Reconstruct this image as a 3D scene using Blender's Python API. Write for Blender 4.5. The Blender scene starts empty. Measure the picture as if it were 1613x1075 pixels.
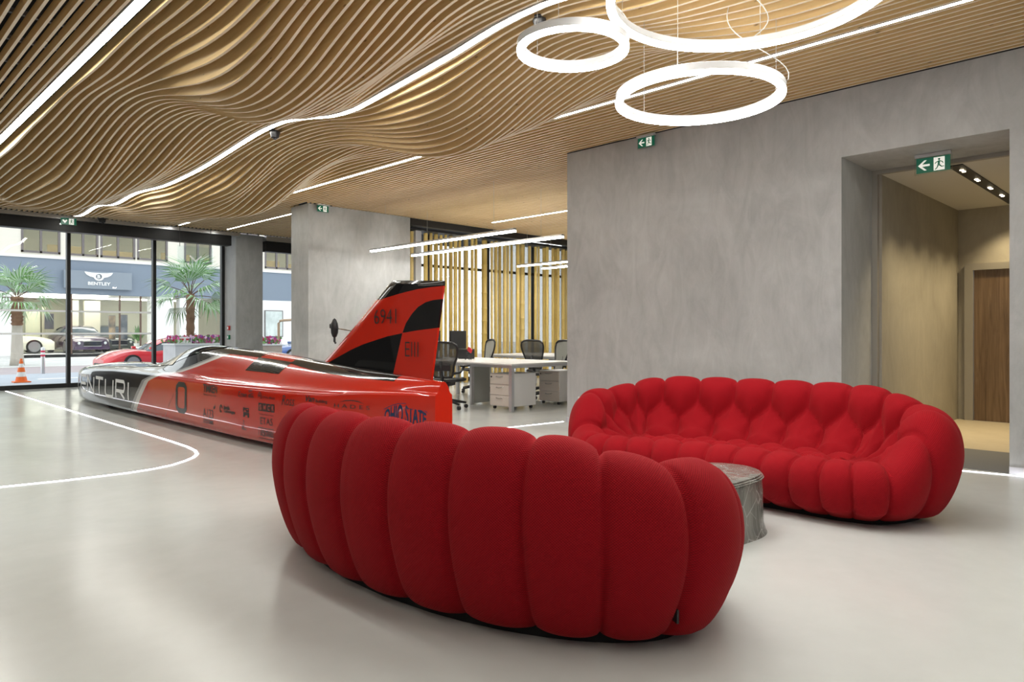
import bpy, bmesh, math, random
from math import sin, cos, pi, sqrt, atan2, exp, hypot, floor, radians
from mathutils import Vector, Matrix
import numpy as np
random.seed(7)
SC = bpy.context.scene
COL = SC.collection

# ------------------------------------------------------------------ camera
S2 = math.sqrt(.5)
FPX, CXP, HYP, EYE = 1113., 806.5, 523., 1.2      # focal length, centre and horizon in pixels of 1613x1075; eye height in m
cam_d = bpy.data.cameras.new('camera'); cam = bpy.data.objects.new('camera', cam_d); COL.objects.link(cam)
cam.location = (0, 0, EYE); cam.rotation_euler = (pi / 2, 0, -pi / 4)   # looks along (1,1,0)
cam_d.sensor_width = 36; cam_d.lens = 36 * FPX / 1613; cam_d.shift_y = -(537.5 - HYP) / 1613
cam_d.clip_start = .05; cam_d.clip_end = 300
SC.camera = cam

# ------------------------------------------------------------------ world, light, exposure
w = bpy.data.worlds.new('overcast_sky'); SC.world = w; w.use_nodes = True
bg = w.node_tree.nodes['Background']; bg.inputs[0].default_value = (.93, .97, 1, 1); bg.inputs[1].default_value = 2.1
SC.view_settings.view_transform = 'Standard'; SC.view_settings.look = 'None'
SC.view_settings.gamma = 1; SC.view_settings.use_curve_mapping = False
SC.view_settings.exposure = 0.0
SC.cycles.max_bounces = 8; SC.cycles.diffuse_bounces = 4; SC.cycles.glossy_bounces = 4
SC.cycles.transparent_max_bounces = 12; SC.cycles.transmission_bounces = 6
SC.cycles.sample_clamp_indirect = 6
SC.cycles.use_denoising = True
LED_E, RING_E, FLOOR_E, PEND_E = 35., 42., 5., 55.

# ------------------------------------------------------------------ photo pixel -> world point (ground height / wall plane)
def G(px, py, z=0.):
    d = FPX * (z - EYE) / (HYP - py); l = (px - CXP) / FPX * d
    return ((d + l) * S2, (d - l) * S2, z)
def PX(px, py, X):
    r = (px - CXP) / FPX; d = X / ((1 + r) * S2)
    return (X, (1 - r) * S2 * d, EYE + (HYP - py) / FPX * d)
def PY(px, py, Y):
    r = (px - CXP) / FPX; d = Y / ((1 - r) * S2)
    return ((1 + r) * S2 * d, Y, EYE + (HYP - py) / FPX * d)
def LD(l, d, z=0.):                                  # camera right / forward -> world
    return ((d + l) * S2, (d - l) * S2, z)

# ------------------------------------------------------------------ mesh helpers
class MB:
    def __init__(s): s.v = []; s.f = []; s.m = []
    def add(s, vs, fs, mi=0):
        o = len(s.v); s.v += [tuple(v) for v in vs]
        for f in fs: s.f.append(tuple(i + o for i in f)); s.m.append(mi)
        return s
    def box(s, x0, y0, z0, x1, y1, z1, mi=0, M=None):
        vs = [(x, y, z) for z in (z0, z1) for y in (y0, y1) for x in (x0, x1)]
        if M: vs = [M @ Vector(v) for v in vs]
        return s.add(vs, [(0, 2, 3, 1), (4, 5, 7, 6), (0, 1, 5, 4), (2, 6, 7, 3), (0, 4, 6, 2), (1, 3, 7, 5)], mi)
    def bbox(s, x0, y0, z0, x1, y1, z1, b=.01, mi=0, M=None):   # box with chamfered edges
        bm = bmesh.new(); bmesh.ops.create_cube(bm, size=1)
        for v in bm.verts:
            v.co = ((x0 + x1) / 2 + v.co.x * (x1 - x0), (y0 + y1) / 2 + v.co.y * (y1 - y0), (z0 + z1) / 2 + v.co.z * (z1 - z0))
        bmesh.ops.bevel(bm, geom=list(bm.edges), offset=b, segments=2, affect='EDGES', profile=.6)
        bm.verts.index_update(); vs = [v.co.copy() for v in bm.verts]; fs = [[v.index for v in f.verts] for f in bm.faces]; bm.free()
        if M: vs = [M @ v for v in vs]
        return s.add(vs, fs, mi)
    def tube(s, pts, r, n=8, mi=0, cap=True, closed=False):
        pts = [Vector(p) for p in pts]; N = len(pts); rr = r if hasattr(r, '__len__') else [r] * N
        up = Vector((0, 0, 1)); rings = []
        for i, p in enumerate(pts):
            if closed: t = pts[(i + 1) % N] - pts[i - 1]
            else: t = pts[min(i + 1, N - 1)] - pts[max(i - 1, 0)]
            t.normalize(); a = t.cross(up if abs(t.z) < .95 else Vector((1, 0, 0))).normalized(); b = t.cross(a).normalized()
            rings.append([p + (a * cos(2 * pi * k / n) + b * sin(2 * pi * k / n)) * rr[i] for k in range(n)])
        vs = [v for q in rings for v in q]; fs = []
        for i in range(N if closed else N - 1):
            j = (i + 1) % N
            for k in range(n): fs.append((i * n + k, i * n + (k + 1) % n, j * n + (k + 1) % n, j * n + k))
        if cap and not closed: fs += [tuple(range(n - 1, -1, -1)), tuple((N - 1) * n + k for k in range(n))]
        return s.add(vs, fs, mi)
    def lathe(s, prof, c=(0, 0, 0), n=16, mi=0, M=None):
        vs = []; fs = []
        for r, z in prof:
            for k in range(n): vs.append(Vector((r * cos(2 * pi * k / n), r * sin(2 * pi * k / n), z)))
        for i in range(len(prof) - 1):
            for k in range(n): fs.append((i * n + k, i * n + (k + 1) % n, (i + 1) * n + (k + 1) % n, (i + 1) * n + k))
        fs.append(tuple(range(n - 1, -1, -1))); fs.append(tuple((len(prof) - 1) * n + k for k in range(n)))
        vs = [(M @ v if M else v) + Vector(c) for v in vs]
        return s.add(vs, fs, mi)
    def prism(s, poly, fn, t0, t1, mi=0):           # polygon (u,v) -> fn(u,v,t), extruded between t0 and t1
        n = len(poly); vs = [fn(u, v, t0) for u, v in poly] + [fn(u, v, t1) for u, v in poly]
        fs = [tuple(range(n - 1, -1, -1)), tuple(range(n, 2 * n))] + [(i, (i + 1) % n, n + (i + 1) % n, n + i) for i in range(n)]
        return s.add(vs, fs, mi)
    def grid(s, P, mi=0, wu=False, wv=False):        # P[i][j] points
        n, m = len(P), len(P[0]); vs = [p for q in P for p in q]; fs = []
        for i in range(n if wu else n - 1):
            for j in range(m if wv else m - 1):
                fs.append((i * m + j, ((i + 1) % n) * m + j, ((i + 1) % n) * m + (j + 1) % m, i * m + (j + 1) % m))
        return s.add(vs, fs, mi)
    def mesh(s, name, mats, smooth=False, recalc=True, angle=None):
        me = bpy.data.meshes.new(name); me.from_pydata(s.v, [], s.f)
        for m in (mats if isinstance(mats, (list, tuple)) else [mats]): me.materials.append(m)
        me.polygons.foreach_set('material_index', s.m)
        if recalc:
            bm = bmesh.new(); bm.from_mesh(me); bmesh.ops.recalc_face_normals(bm, faces=bm.faces); bm.to_mesh(me); bm.free()
        if smooth:
            me.polygons.foreach_set('use_smooth', [True] * len(me.polygons))
            if angle: me.set_sharp_from_angle(angle=radians(angle))
        me.update(); return me

def link(name, me, parent=None, world=False, loc=None):
    o = bpy.data.objects.new(name, me); COL.objects.link(o)
    if parent is not None:
        o.parent = parent
        if world:
            q = parent
            off = Vector((0, 0, 0))
            while q is not None: off += q.location; q = q.parent
            o.location = -off
    if loc is not None: o.location = loc
    return o
def obj(name, mb, mats, parent=None, smooth=False, world=False, recalc=True, angle=None):
    return link(name, mb.mesh(name, mats, smooth, recalc, angle), parent, world)
def tag(o, label, cat, group=None, kind=None):
    if label: o['label'] = label
    if cat: o['category'] = cat
    if group: o['group'] = group
    if kind: o['kind'] = kind
    return o
def thing(name, label, cat, loc=(0, 0, 0), rz=0, group=None):
    o = bpy.data.objects.new(name, None); COL.objects.link(o); o.empty_display_size = .1
    o.location = loc; o.rotation_euler = (0, 0, rz); return tag(o, label, cat, group)
def struct(name, mb, mats, parent=None, **k):
    o = obj(name, mb, mats, parent, **k); o['kind'] = 'structure'; return o
def dup(root, loc, rz=None, label=None):
    r = root.copy(); COL.objects.link(r); r.location = loc
    if rz is not None: r.rotation_euler = (0, 0, rz)
    if label: r['label'] = label
    for ch in list(root.children):
        c = ch.copy(); COL.objects.link(c); c.parent = r
        for g in list(ch.children):
            d = g.copy(); COL.objects.link(d); d.parent = c
    return r

# ------------------------------------------------------------------ material helpers
def mat(name, col=(.8, .8, .8), rough=.5, metal=0., emit=None, es=0., coat=0., trans=0., ior=1.45, sheen=0., spec=.5):
    m = bpy.data.materials.new(name); m.use_nodes = True; b = m.node_tree.nodes['Principled BSDF']
    b.inputs['Base Color'].default_value = (*col, 1); b.inputs['Roughness'].default_value = rough; b.inputs['Metallic'].default_value = metal
    b.inputs['Coat Weight'].default_value = coat; b.inputs['Coat Roughness'].default_value = .03
    b.inputs['Transmission Weight'].default_value = trans; b.inputs['IOR'].default_value = ior
    b.inputs['Sheen Weight'].default_value = sheen; b.inputs['Specular IOR Level'].default_value = spec
    if emit: b.inputs['Emission Color'].default_value = (*emit, 1); b.inputs['Emission Strength'].default_value = es
    return m
class NT:
    def __init__(s, m): s.t = m.node_tree; s.b = s.t.nodes.get('Principled BSDF')
    def n(s, ty, **k):
        q = s.t.nodes.new(ty)
        for a, v in k.items():
            if a.startswith('i_'): q.inputs[int(a[2:])].default_value = v
            else: setattr(q, a, v)
        return q
    def l(s, a, b): s.t.links.new(a, b)
    def math(s, op, a, b=None, c=None):
        q = s.n('ShaderNodeMath', operation=op)
        for i, x in enumerate((a, b, c)):
            if x is None: continue
            if isinstance(x, (int, float)): q.inputs[i].default_value = x
            else: s.l(x, q.inputs[i])
        return q.outputs[0]
    def mix(s, f, a, b):
        q = s.n('ShaderNodeMix', data_type='RGBA')
        for i, x in ((0, f), (6, a), (7, b)):
            if isinstance(x, (int, float)): q.inputs[i].default_value = x
            elif isinstance(x, tuple): q.inputs[i].default_value = (*x, 1) if len(x) == 3 else x
            else: s.l(x, q.inputs[i])
        return q.outputs[2]
    def ramp(s, x, stops, interp='LINEAR'):
        q = s.n('ShaderNodeValToRGB'); q.color_ramp.interpolation = interp
        e = q.color_ramp.elements
        while len(e) < len(stops): e.new(.5)
        for el, (p, c) in zip(e, stops):
            el.position = p; el.color = (c, c, c, 1) if isinstance(c, (int, float)) else (*c, 1)
        s.l(x, q.inputs[0]); return q.outputs[0]
    def noise(s, vec, scale, detail=3., rough=.55, dist=0.):
        q = s.n('ShaderNodeTexNoise'); q.inputs['Scale'].default_value = scale; q.inputs['Detail'].default_value = detail
        q.inputs['Roughness'].default_value = rough; q.inputs['Distortion'].default_value = dist
        if vec is not None: s.l(vec, q.inputs['Vector'])
        return q.outputs[0]
    def coord(s, kind='Object', scale=(1, 1, 1), loc=(0, 0, 0), rot=(0, 0, 0)):
        q = s.n('ShaderNodeTexCoord'); p = s.n('ShaderNodeMapping'); p.inputs['Scale'].default_value = scale
        p.inputs['Location'].default_value = loc; p.inputs['Rotation'].default_value = rot
        s.l(q.outputs[kind], p.inputs[0]); return p.outputs[0]
    def bump(s, h, strength=.3, dist=.01):
        q = s.n('ShaderNodeBump'); q.inputs['Strength'].default_value = strength; q.inputs['Distance'].default_value = dist
        s.l(h, q.inputs['Height']); s.l(q.outputs[0], s.b.inputs['Normal'])

def concrete(name, c0, c1, rough=.75):
    m = mat(name, c0, rough); t = NT(m); v = t.coord('Object')
    a = t.noise(v, .9, 5, .6, 1.2); b = t.noise(t.coord('Object', (1, 1, .35), rot=(.5, .6, .2)), 4.5, 6, .65, 1.6); c = t.noise(v, 60, 3)
    x = t.math('ADD', t.math('MULTIPLY', a, .55), t.math('ADD', t.math('MULTIPLY', b, .4), t.math('MULTIPLY', c, .05)))
    t.l(t.ramp(x, [(.34, c0), (.66, c1)]), t.b.inputs['Base Color']); t.bump(t.math('ADD', b, t.math('MULTIPLY', c, .2)), .12, .01)
    return m
M_CONC = concrete('trowelled_concrete', (.365, .37, .37), (.54, .55, .55))
M_CONCL = concrete('pale_plaster', (.5, .5, .51), (.62, .62, .62))
M_CORR = concrete('corridor_plaster', (.33, .305, .25), (.43, .40, .33))
def wood(name, c0, c1, knot, scale=(1, 1, 1)):
    m = mat(name, c0, .5); t = NT(m)
    rnd = t.n('ShaderNodeObjectInfo').outputs['Random']
    tc = t.n('ShaderNodeTexCoord'); cb = t.n('ShaderNodeCombineXYZ'); t.l(t.math('MULTIPLY', rnd, 37.), cb.inputs[0]); t.l(t.math('MULTIPLY', rnd, 91.), cb.inputs[1])
    ad = t.n('ShaderNodeVectorMath', operation='ADD'); t.l(tc.outputs['Object'], ad.inputs[0]); t.l(cb.outputs[0], ad.inputs[1])
    mp = t.n('ShaderNodeMapping'); mp.inputs['Scale'].default_value = scale; t.l(ad.outputs[0], mp.inputs[0]); v = mp.outputs[0]
    mp2 = t.n('ShaderNodeMapping'); mp2.inputs['Scale'].default_value = (6, .5, 9); t.l(v, mp2.inputs[0])
    g = t.noise(mp2.outputs[0], 2.2, 5, .6, .8)
    mp3 = t.n('ShaderNodeMapping'); mp3.inputs['Scale'].default_value = (3, 1.6, 4.5); t.l(v, mp3.inputs[0])
    vo = t.n('ShaderNodeTexVoronoi'); vo.inputs['Scale'].default_value = 2.3; t.l(mp3.outputs[0], vo.inputs['Vector'])
    k = t.ramp(vo.outputs['Distance'], [(.03, 1.), (.1, 0.)])
    c = t.mix(t.ramp(g, [(.3, 0.), (.75, 1.)]), c0, c1); c = t.mix(t.math('MULTIPLY', k, .8), c, knot)
    t.l(c, t.b.inputs['Base Color']); return m
M_FIN = wood('spruce_ply', (.68, .465, .205), (.82, .60, .30), (.16, .08, .03))
M_FINE = wood('spruce_ply_pale_edge', (.80, .68, .52), (.86, .76, .60), (.55, .38, .24))  # paler wood tone for the bottom edges of the slats
M_BLACK = mat('black_paint', (.012, .012, .013), .45)
M_PLEN = mat('plenum_black', (.008, .008, .009), .9)
M_RAIL = mat('grey_rail', (.25, .25, .26), .5, .6)
M_ALU = mat('aluminium', (.6, .6, .62), .3, .9)
M_WHITE = mat('white_laminate', (.78, .77, .76), .35)
M_CHROME = mat('chrome', (.75, .75, .76), .12, 1.)
M_DARK = mat('dark_plastic', (.02, .02, .022), .4)
M_LED = mat('led_diffuser', (1, 1, 1), .5, emit=(1, .985, .91), es=LED_E)
M_RING = mat('ring_diffuser', (1, 1, 1), .5, emit=(1, .98, .95), es=RING_E)
M_FLED = mat('floor_led', (1, 1, 1), .5, emit=(.93, .94, 1), es=FLOOR_E)
M_PEND = mat('pendant_diffuser', (1, 1, 1), .5, emit=(1, .97, .9), es=PEND_E)
M_RHOUSE = mat('ring_housing', (.5, .5, .5), .4)
def glassmat(name, tint=(1, 1, 1), refl=1.):
    m = bpy.data.materials.new(name); m.use_nodes = True; t = NT(m); t.t.nodes.remove(t.b)
    tr = t.n('ShaderNodeBsdfTransparent'); tr.inputs[0].default_value = (*tint, 1); gl = t.n('ShaderNodeBsdfGlossy'); gl.inputs['Roughness'].default_value = .02
    fr = t.n('ShaderNodeFresnel'); fr.inputs[0].default_value = 1.45; mx = t.n('ShaderNodeMixShader')
    t.l(t.math('MULTIPLY', fr.outputs[0], refl), mx.inputs[0]); t.l(tr.outputs[0], mx.inputs[1]); t.l(gl.outputs[0], mx.inputs[2])
    t.l(mx.outputs[0], t.t.nodes['Material Output'].inputs[0]); return m
def film(name, c):
    m = bpy.data.materials.new(name); m.use_nodes = True; t = NT(m); t.t.nodes.remove(t.b)
    d = t.n('ShaderNodeBsdfDiffuse'); d.inputs[0].default_value = (*c, 1); r = t.n('ShaderNodeBsdfTranslucent'); r.inputs[0].default_value = (*c, 1); a = t.n('ShaderNodeAddShader')
    t.l(d.outputs[0], a.inputs[0]); t.l(r.outputs[0], a.inputs[1]); t.l(a.outputs[0], t.t.nodes['Material Output'].inputs[0]); return m
M_GLASS = glassmat('window_glass', (.97, .985, .98), .8)
# ================================================================== ROOM
CEIL = 3.58
M_FLOOR = mat('polished_screed', (.60, .61, .585), .2, coat=.0, spec=.45)
t = NT(M_FLOOR); v = t.coord('Object')
a = t.noise(v, .6, 5, .6, .6); b = t.noise(v, 7, 4)
t.l(t.ramp(t.math('ADD', t.math('MULTIPLY', a, .7), t.math('MULTIPLY', b, .3)), [(.3, (.555, .565, .54)), (.7, (.63, .645, .62))]), t.b.inputs['Base Color'])
t.l(t.ramp(a, [(.3, .17), (.7, .26)]), t.b.inputs['Roughness'])
t.bump(t.noise(t.coord('Object', (1, 3, 1)), 1.3, 3, .5, .4), .025, .02)
fl = MB().box(-6, -6, -.1, 16, 17.75, 0)
struct('floor', fl, M_FLOOR)
# corridor floor (warm) and threshold mat lie on the slab
M_CFLOOR = concrete('corridor_stone', (.50, .43, .31), (.60, .53, .40), .4)
struct('floor_corridor', MB().box(8.42, .9, 0, 11.3, 2.6, .004), M_CFLOOR)
struct('floor_threshold', MB().box(7.2, 1.25, 0, 8.4, 2.6, .006), mat('threshold_mat', (.16, .16, .16), .8))

WX = 7.17
wr = MB()
OY0, OY1, OZ = 1.245, 2.61, 2.91
wr.box(WX, OY1, 0, WX + .86, 6.13, CEIL); wr.box(WX, -5, 0, WX + .86, OY0, CEIL); wr.box(WX, OY0, OZ, WX + .86, OY1, CEIL)
struct('wall_right', wr, M_CONC)
struct('wall_behind', MB().box(-6.2, -6.2, 0, 8, -6, 3.7), M_CONC)
struct('wall_left', MB().box(-6.2, -6, 0, -6, 17.5, 3.7), M_CONC)
# thin black strip painted in for the shadow line between wall and slats
struct('shadow_line_1', MB().box(WX - .004, -5, CEIL - .012, WX, 6.13, CEIL), M_BLACK)
# stepped inner frame + corridor
M_FRAME = mat('painted_frame', (.33, .31, .27), .5)
fr = MB(); fr.box(8.03, 2.556, 0, 8.09, 2.61, 2.87); fr.box(8.03, OY0, 2.87, 8.09, 2.61, 2.912)
struct('trim_2', fr, M_FRAME)
cw = MB(); cw.box(8.09, 2.53, 0, 11.3, 2.7, 2.869); struct('wall_corridor', cw, M_CORR)
cw = MB(); cw.box(11.2, 2.40, 0, 11.35, 2.53, 2.9); cw.box(11.2, .8, 2.06, 11.35, 2.40, 2.9); struct('wall_corridor_end', cw, M_CORR)
struct('wall_corridor_right', MB().box(8.09, .8, 0, 11.3, .9, 2.9), M_CORR)
struct('ceiling_corridor', MB().box(8.091, .8, 2.87, 11.35, 2.7, 3.0), mat('white_ceiling', (.72, .70, .64), .6))
M_DOOR = mat('walnut_veneer', (.2, .13, .08), .4); t = NT(M_DOOR)
g = t.noise(t.coord('Object', (1, 9, .45)), 3.2, 5, .6, 1.); t.l(t.ramp(g, [(.3, (.10, .062, .035)), (.7, (.235, .155, .09))]), t.b.inputs['Base Color'])
df = MB(); df.box(11.12, 2.34, 0, 11.2, 2.44, 2.12); df.box(11.12, 1.2, 2.03, 11.2, 2.34, 2.12)
dr = struct('door_1', MB().bbox(11.15, 1.3, .006, 11.19, 2.335, 2.03, .004), M_DOOR)
struct('trim_3', df, M_FRAME)
bb = MB(); bb.box(WX - .012, OY1, 0, WX, 6.14, .065); bb.box(WX - .012, -5, 0, WX, OY0, .065); bb.box(WX - .012, 6.13, 0, WX + .86, 6.142, .065)
struct('baseboard_right', bb, mat('grey_skirting', (.52, .52, .55), .4))

# black track with twin downlights in the corridor ceiling
TRK = thing('track_light', 'black recessed light track with twin spots in the corridor ceiling', 'light track', (8.12, 1.86, 2.87))
obj('channel', MB().box(0, -.065, -.012, 2.9, .065, -.001), M_BLACK, TRK)
M_SPOT = mat('spot_emitter', (1, 1, 1), .5, emit=(1, .86, .6), es=14.)
for k in range(5):
    for q in (0, .09): obj('spot', MB().lathe([(.018, -.013), (.018, -.018), (.013, -.02)], (.25 + .62 * k + q, .0, 0), 12), M_SPOT, TRK)
    ld = bpy.data.lights.new('downlight', 'SPOT'); ld.energy = 85; ld.color = (1, .80, .48); ld.spot_size = 1.55; ld.spot_blend = 1.; ld.shadow_soft_size = .05
    lo = bpy.data.objects.new('downlight', ld); COL.objects.link(lo); lo.location = (8.12 + .3 + .62 * k, 1.86, 2.83); lo.rotation_euler = (.12, 0, 0)
# pillars and the window walls
PY2 = 11.9
struct('wall_pillar', MB().box(6.575, PY2, 0, 8.9, 12.55, CEIL), M_CONC)
struct('wall_facade', MB().box(7.415, 16.9, 0, 8.084, 17.75, CEIL), M_CONC)
struct('wall_jamb', MB().box(7.40, 16.905, 0, 7.415, 17.62, CEIL), M_CONCL)
struct('wall_return', MB().box(9.35, 12.3, 0, 9.5, 17.75, 3.75), M_CONCL)
struct('wall_office_right', MB().box(15.2, 5, 0, 15.35, 13.2, 3.75), M_CONCL)
struct('wall_office_back', MB().box(8, 5.0, 0, 15.3, 5.15, 3.75), M_CONCL)
# header strip over the facade, black blind box
struct('trim_4', MB().box(-6, 16.66, 3.50, 7.41, 16.98, CEIL), M_ALU)
struct('trim_5', MB().bbox(-6, 16.7, 3.26, 7.21, 16.95, 3.50, .008), M_BLACK)
struct('trim_6', MB().box(8.084, 16.7, 3.46, 9.35, 16.98, CEIL), M_ALU)
struct('trim_7', MB().bbox(8.09, 16.72, 3.20, 9.34, 16.95, 3.46, .008), M_BLACK)
struct('ceiling_facade', MB().box(-6, 16.98, 3.52, 9.35, 17.75, 3.6), mat('soffit_grey', (.5, .5, .5), .7))
# facade glazing
GY = 17.6
def window(i, x0, x1, y, z1, panes, transom=None, z0=0.0):
    b = MB(); f = .07
    b.box(x0, y - .05, z0, x1, y + .05, z0 + .09); b.box(x0, y - .05, z1 - .07, x1, y + .05, z1)
    wv = struct('window_%d' % i, b, M_BLACK)
    for k, px_ in enumerate(panes + [None]):
        pass
    xs = [x0] + panes + [x1]
    for k, xm in enumerate(xs):
        ww = f if 0 < k < len(xs) - 1 else f
        xa = xm - ww / 2 if 0 < k < len(xs) - 1 else (xm if k == 0 else xm - ww)
        obj('mullion', MB().box(xa, y - .06, z0, xa + ww, y + .06, z1), M_BLACK, wv)
    for a, b_ in zip(xs[:-1], xs[1:]):
        obj('pane', MB().box(a + .02, y - .008, z0 + .05, b_ - .02, y + .008, z1 - .04), M_GLASS, wv)
    if transom:
        for a, b_ in zip(xs[:-1], xs[1:]): obj('transom', MB().box(a, y - .04, transom, b_, y + .04, transom + .06), M_BLACK, wv)
    return wv
w1 = window(1, 2.2, 7.40, GY, 3.52, [4.02, 5.76])
struct('wall_facade_left', MB().box(-6, 17.5, 0, -.9, 17.75, 3.6).box(.95, 17.5, 0, 2.2, 17.75, 3.6), mat('dark_grey_wall', (.07, .07, .072), .7))
struct('wall_facade_wood', MB().box(-.9, 17.5, 0, .95, 17.75, 3.6), M_FIN)
M_FILM = film('white_film', (.5, .5, .5))
xs = [2.2, 4.02, 5.76]
for a, b in zip(xs[:-1], xs[1:]):
    for z in (1.625, 1.14): obj('safety_stripe', MB().box(a + .05, GY - .014, z, b - .05, GY - .009, z + .04), M_FILM, w1)
w2 = window(2, 8.084, 9.35, GY, 3.52, [])
w3 = window(3, 8.95, 15.2, 13.1, 3.55, [10.3, 12.2, 13.93], transom=2.72)
struct('trim_8', MB().bbox(8.9, 11.93, 3.44, 15.2, 12.06, CEIL, .006), M_BLACK)
struct('wall_side_office', MB().box(8.9, 12.55, 0, 9.0, 13.15, 3.75), M_CONCL)

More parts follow.
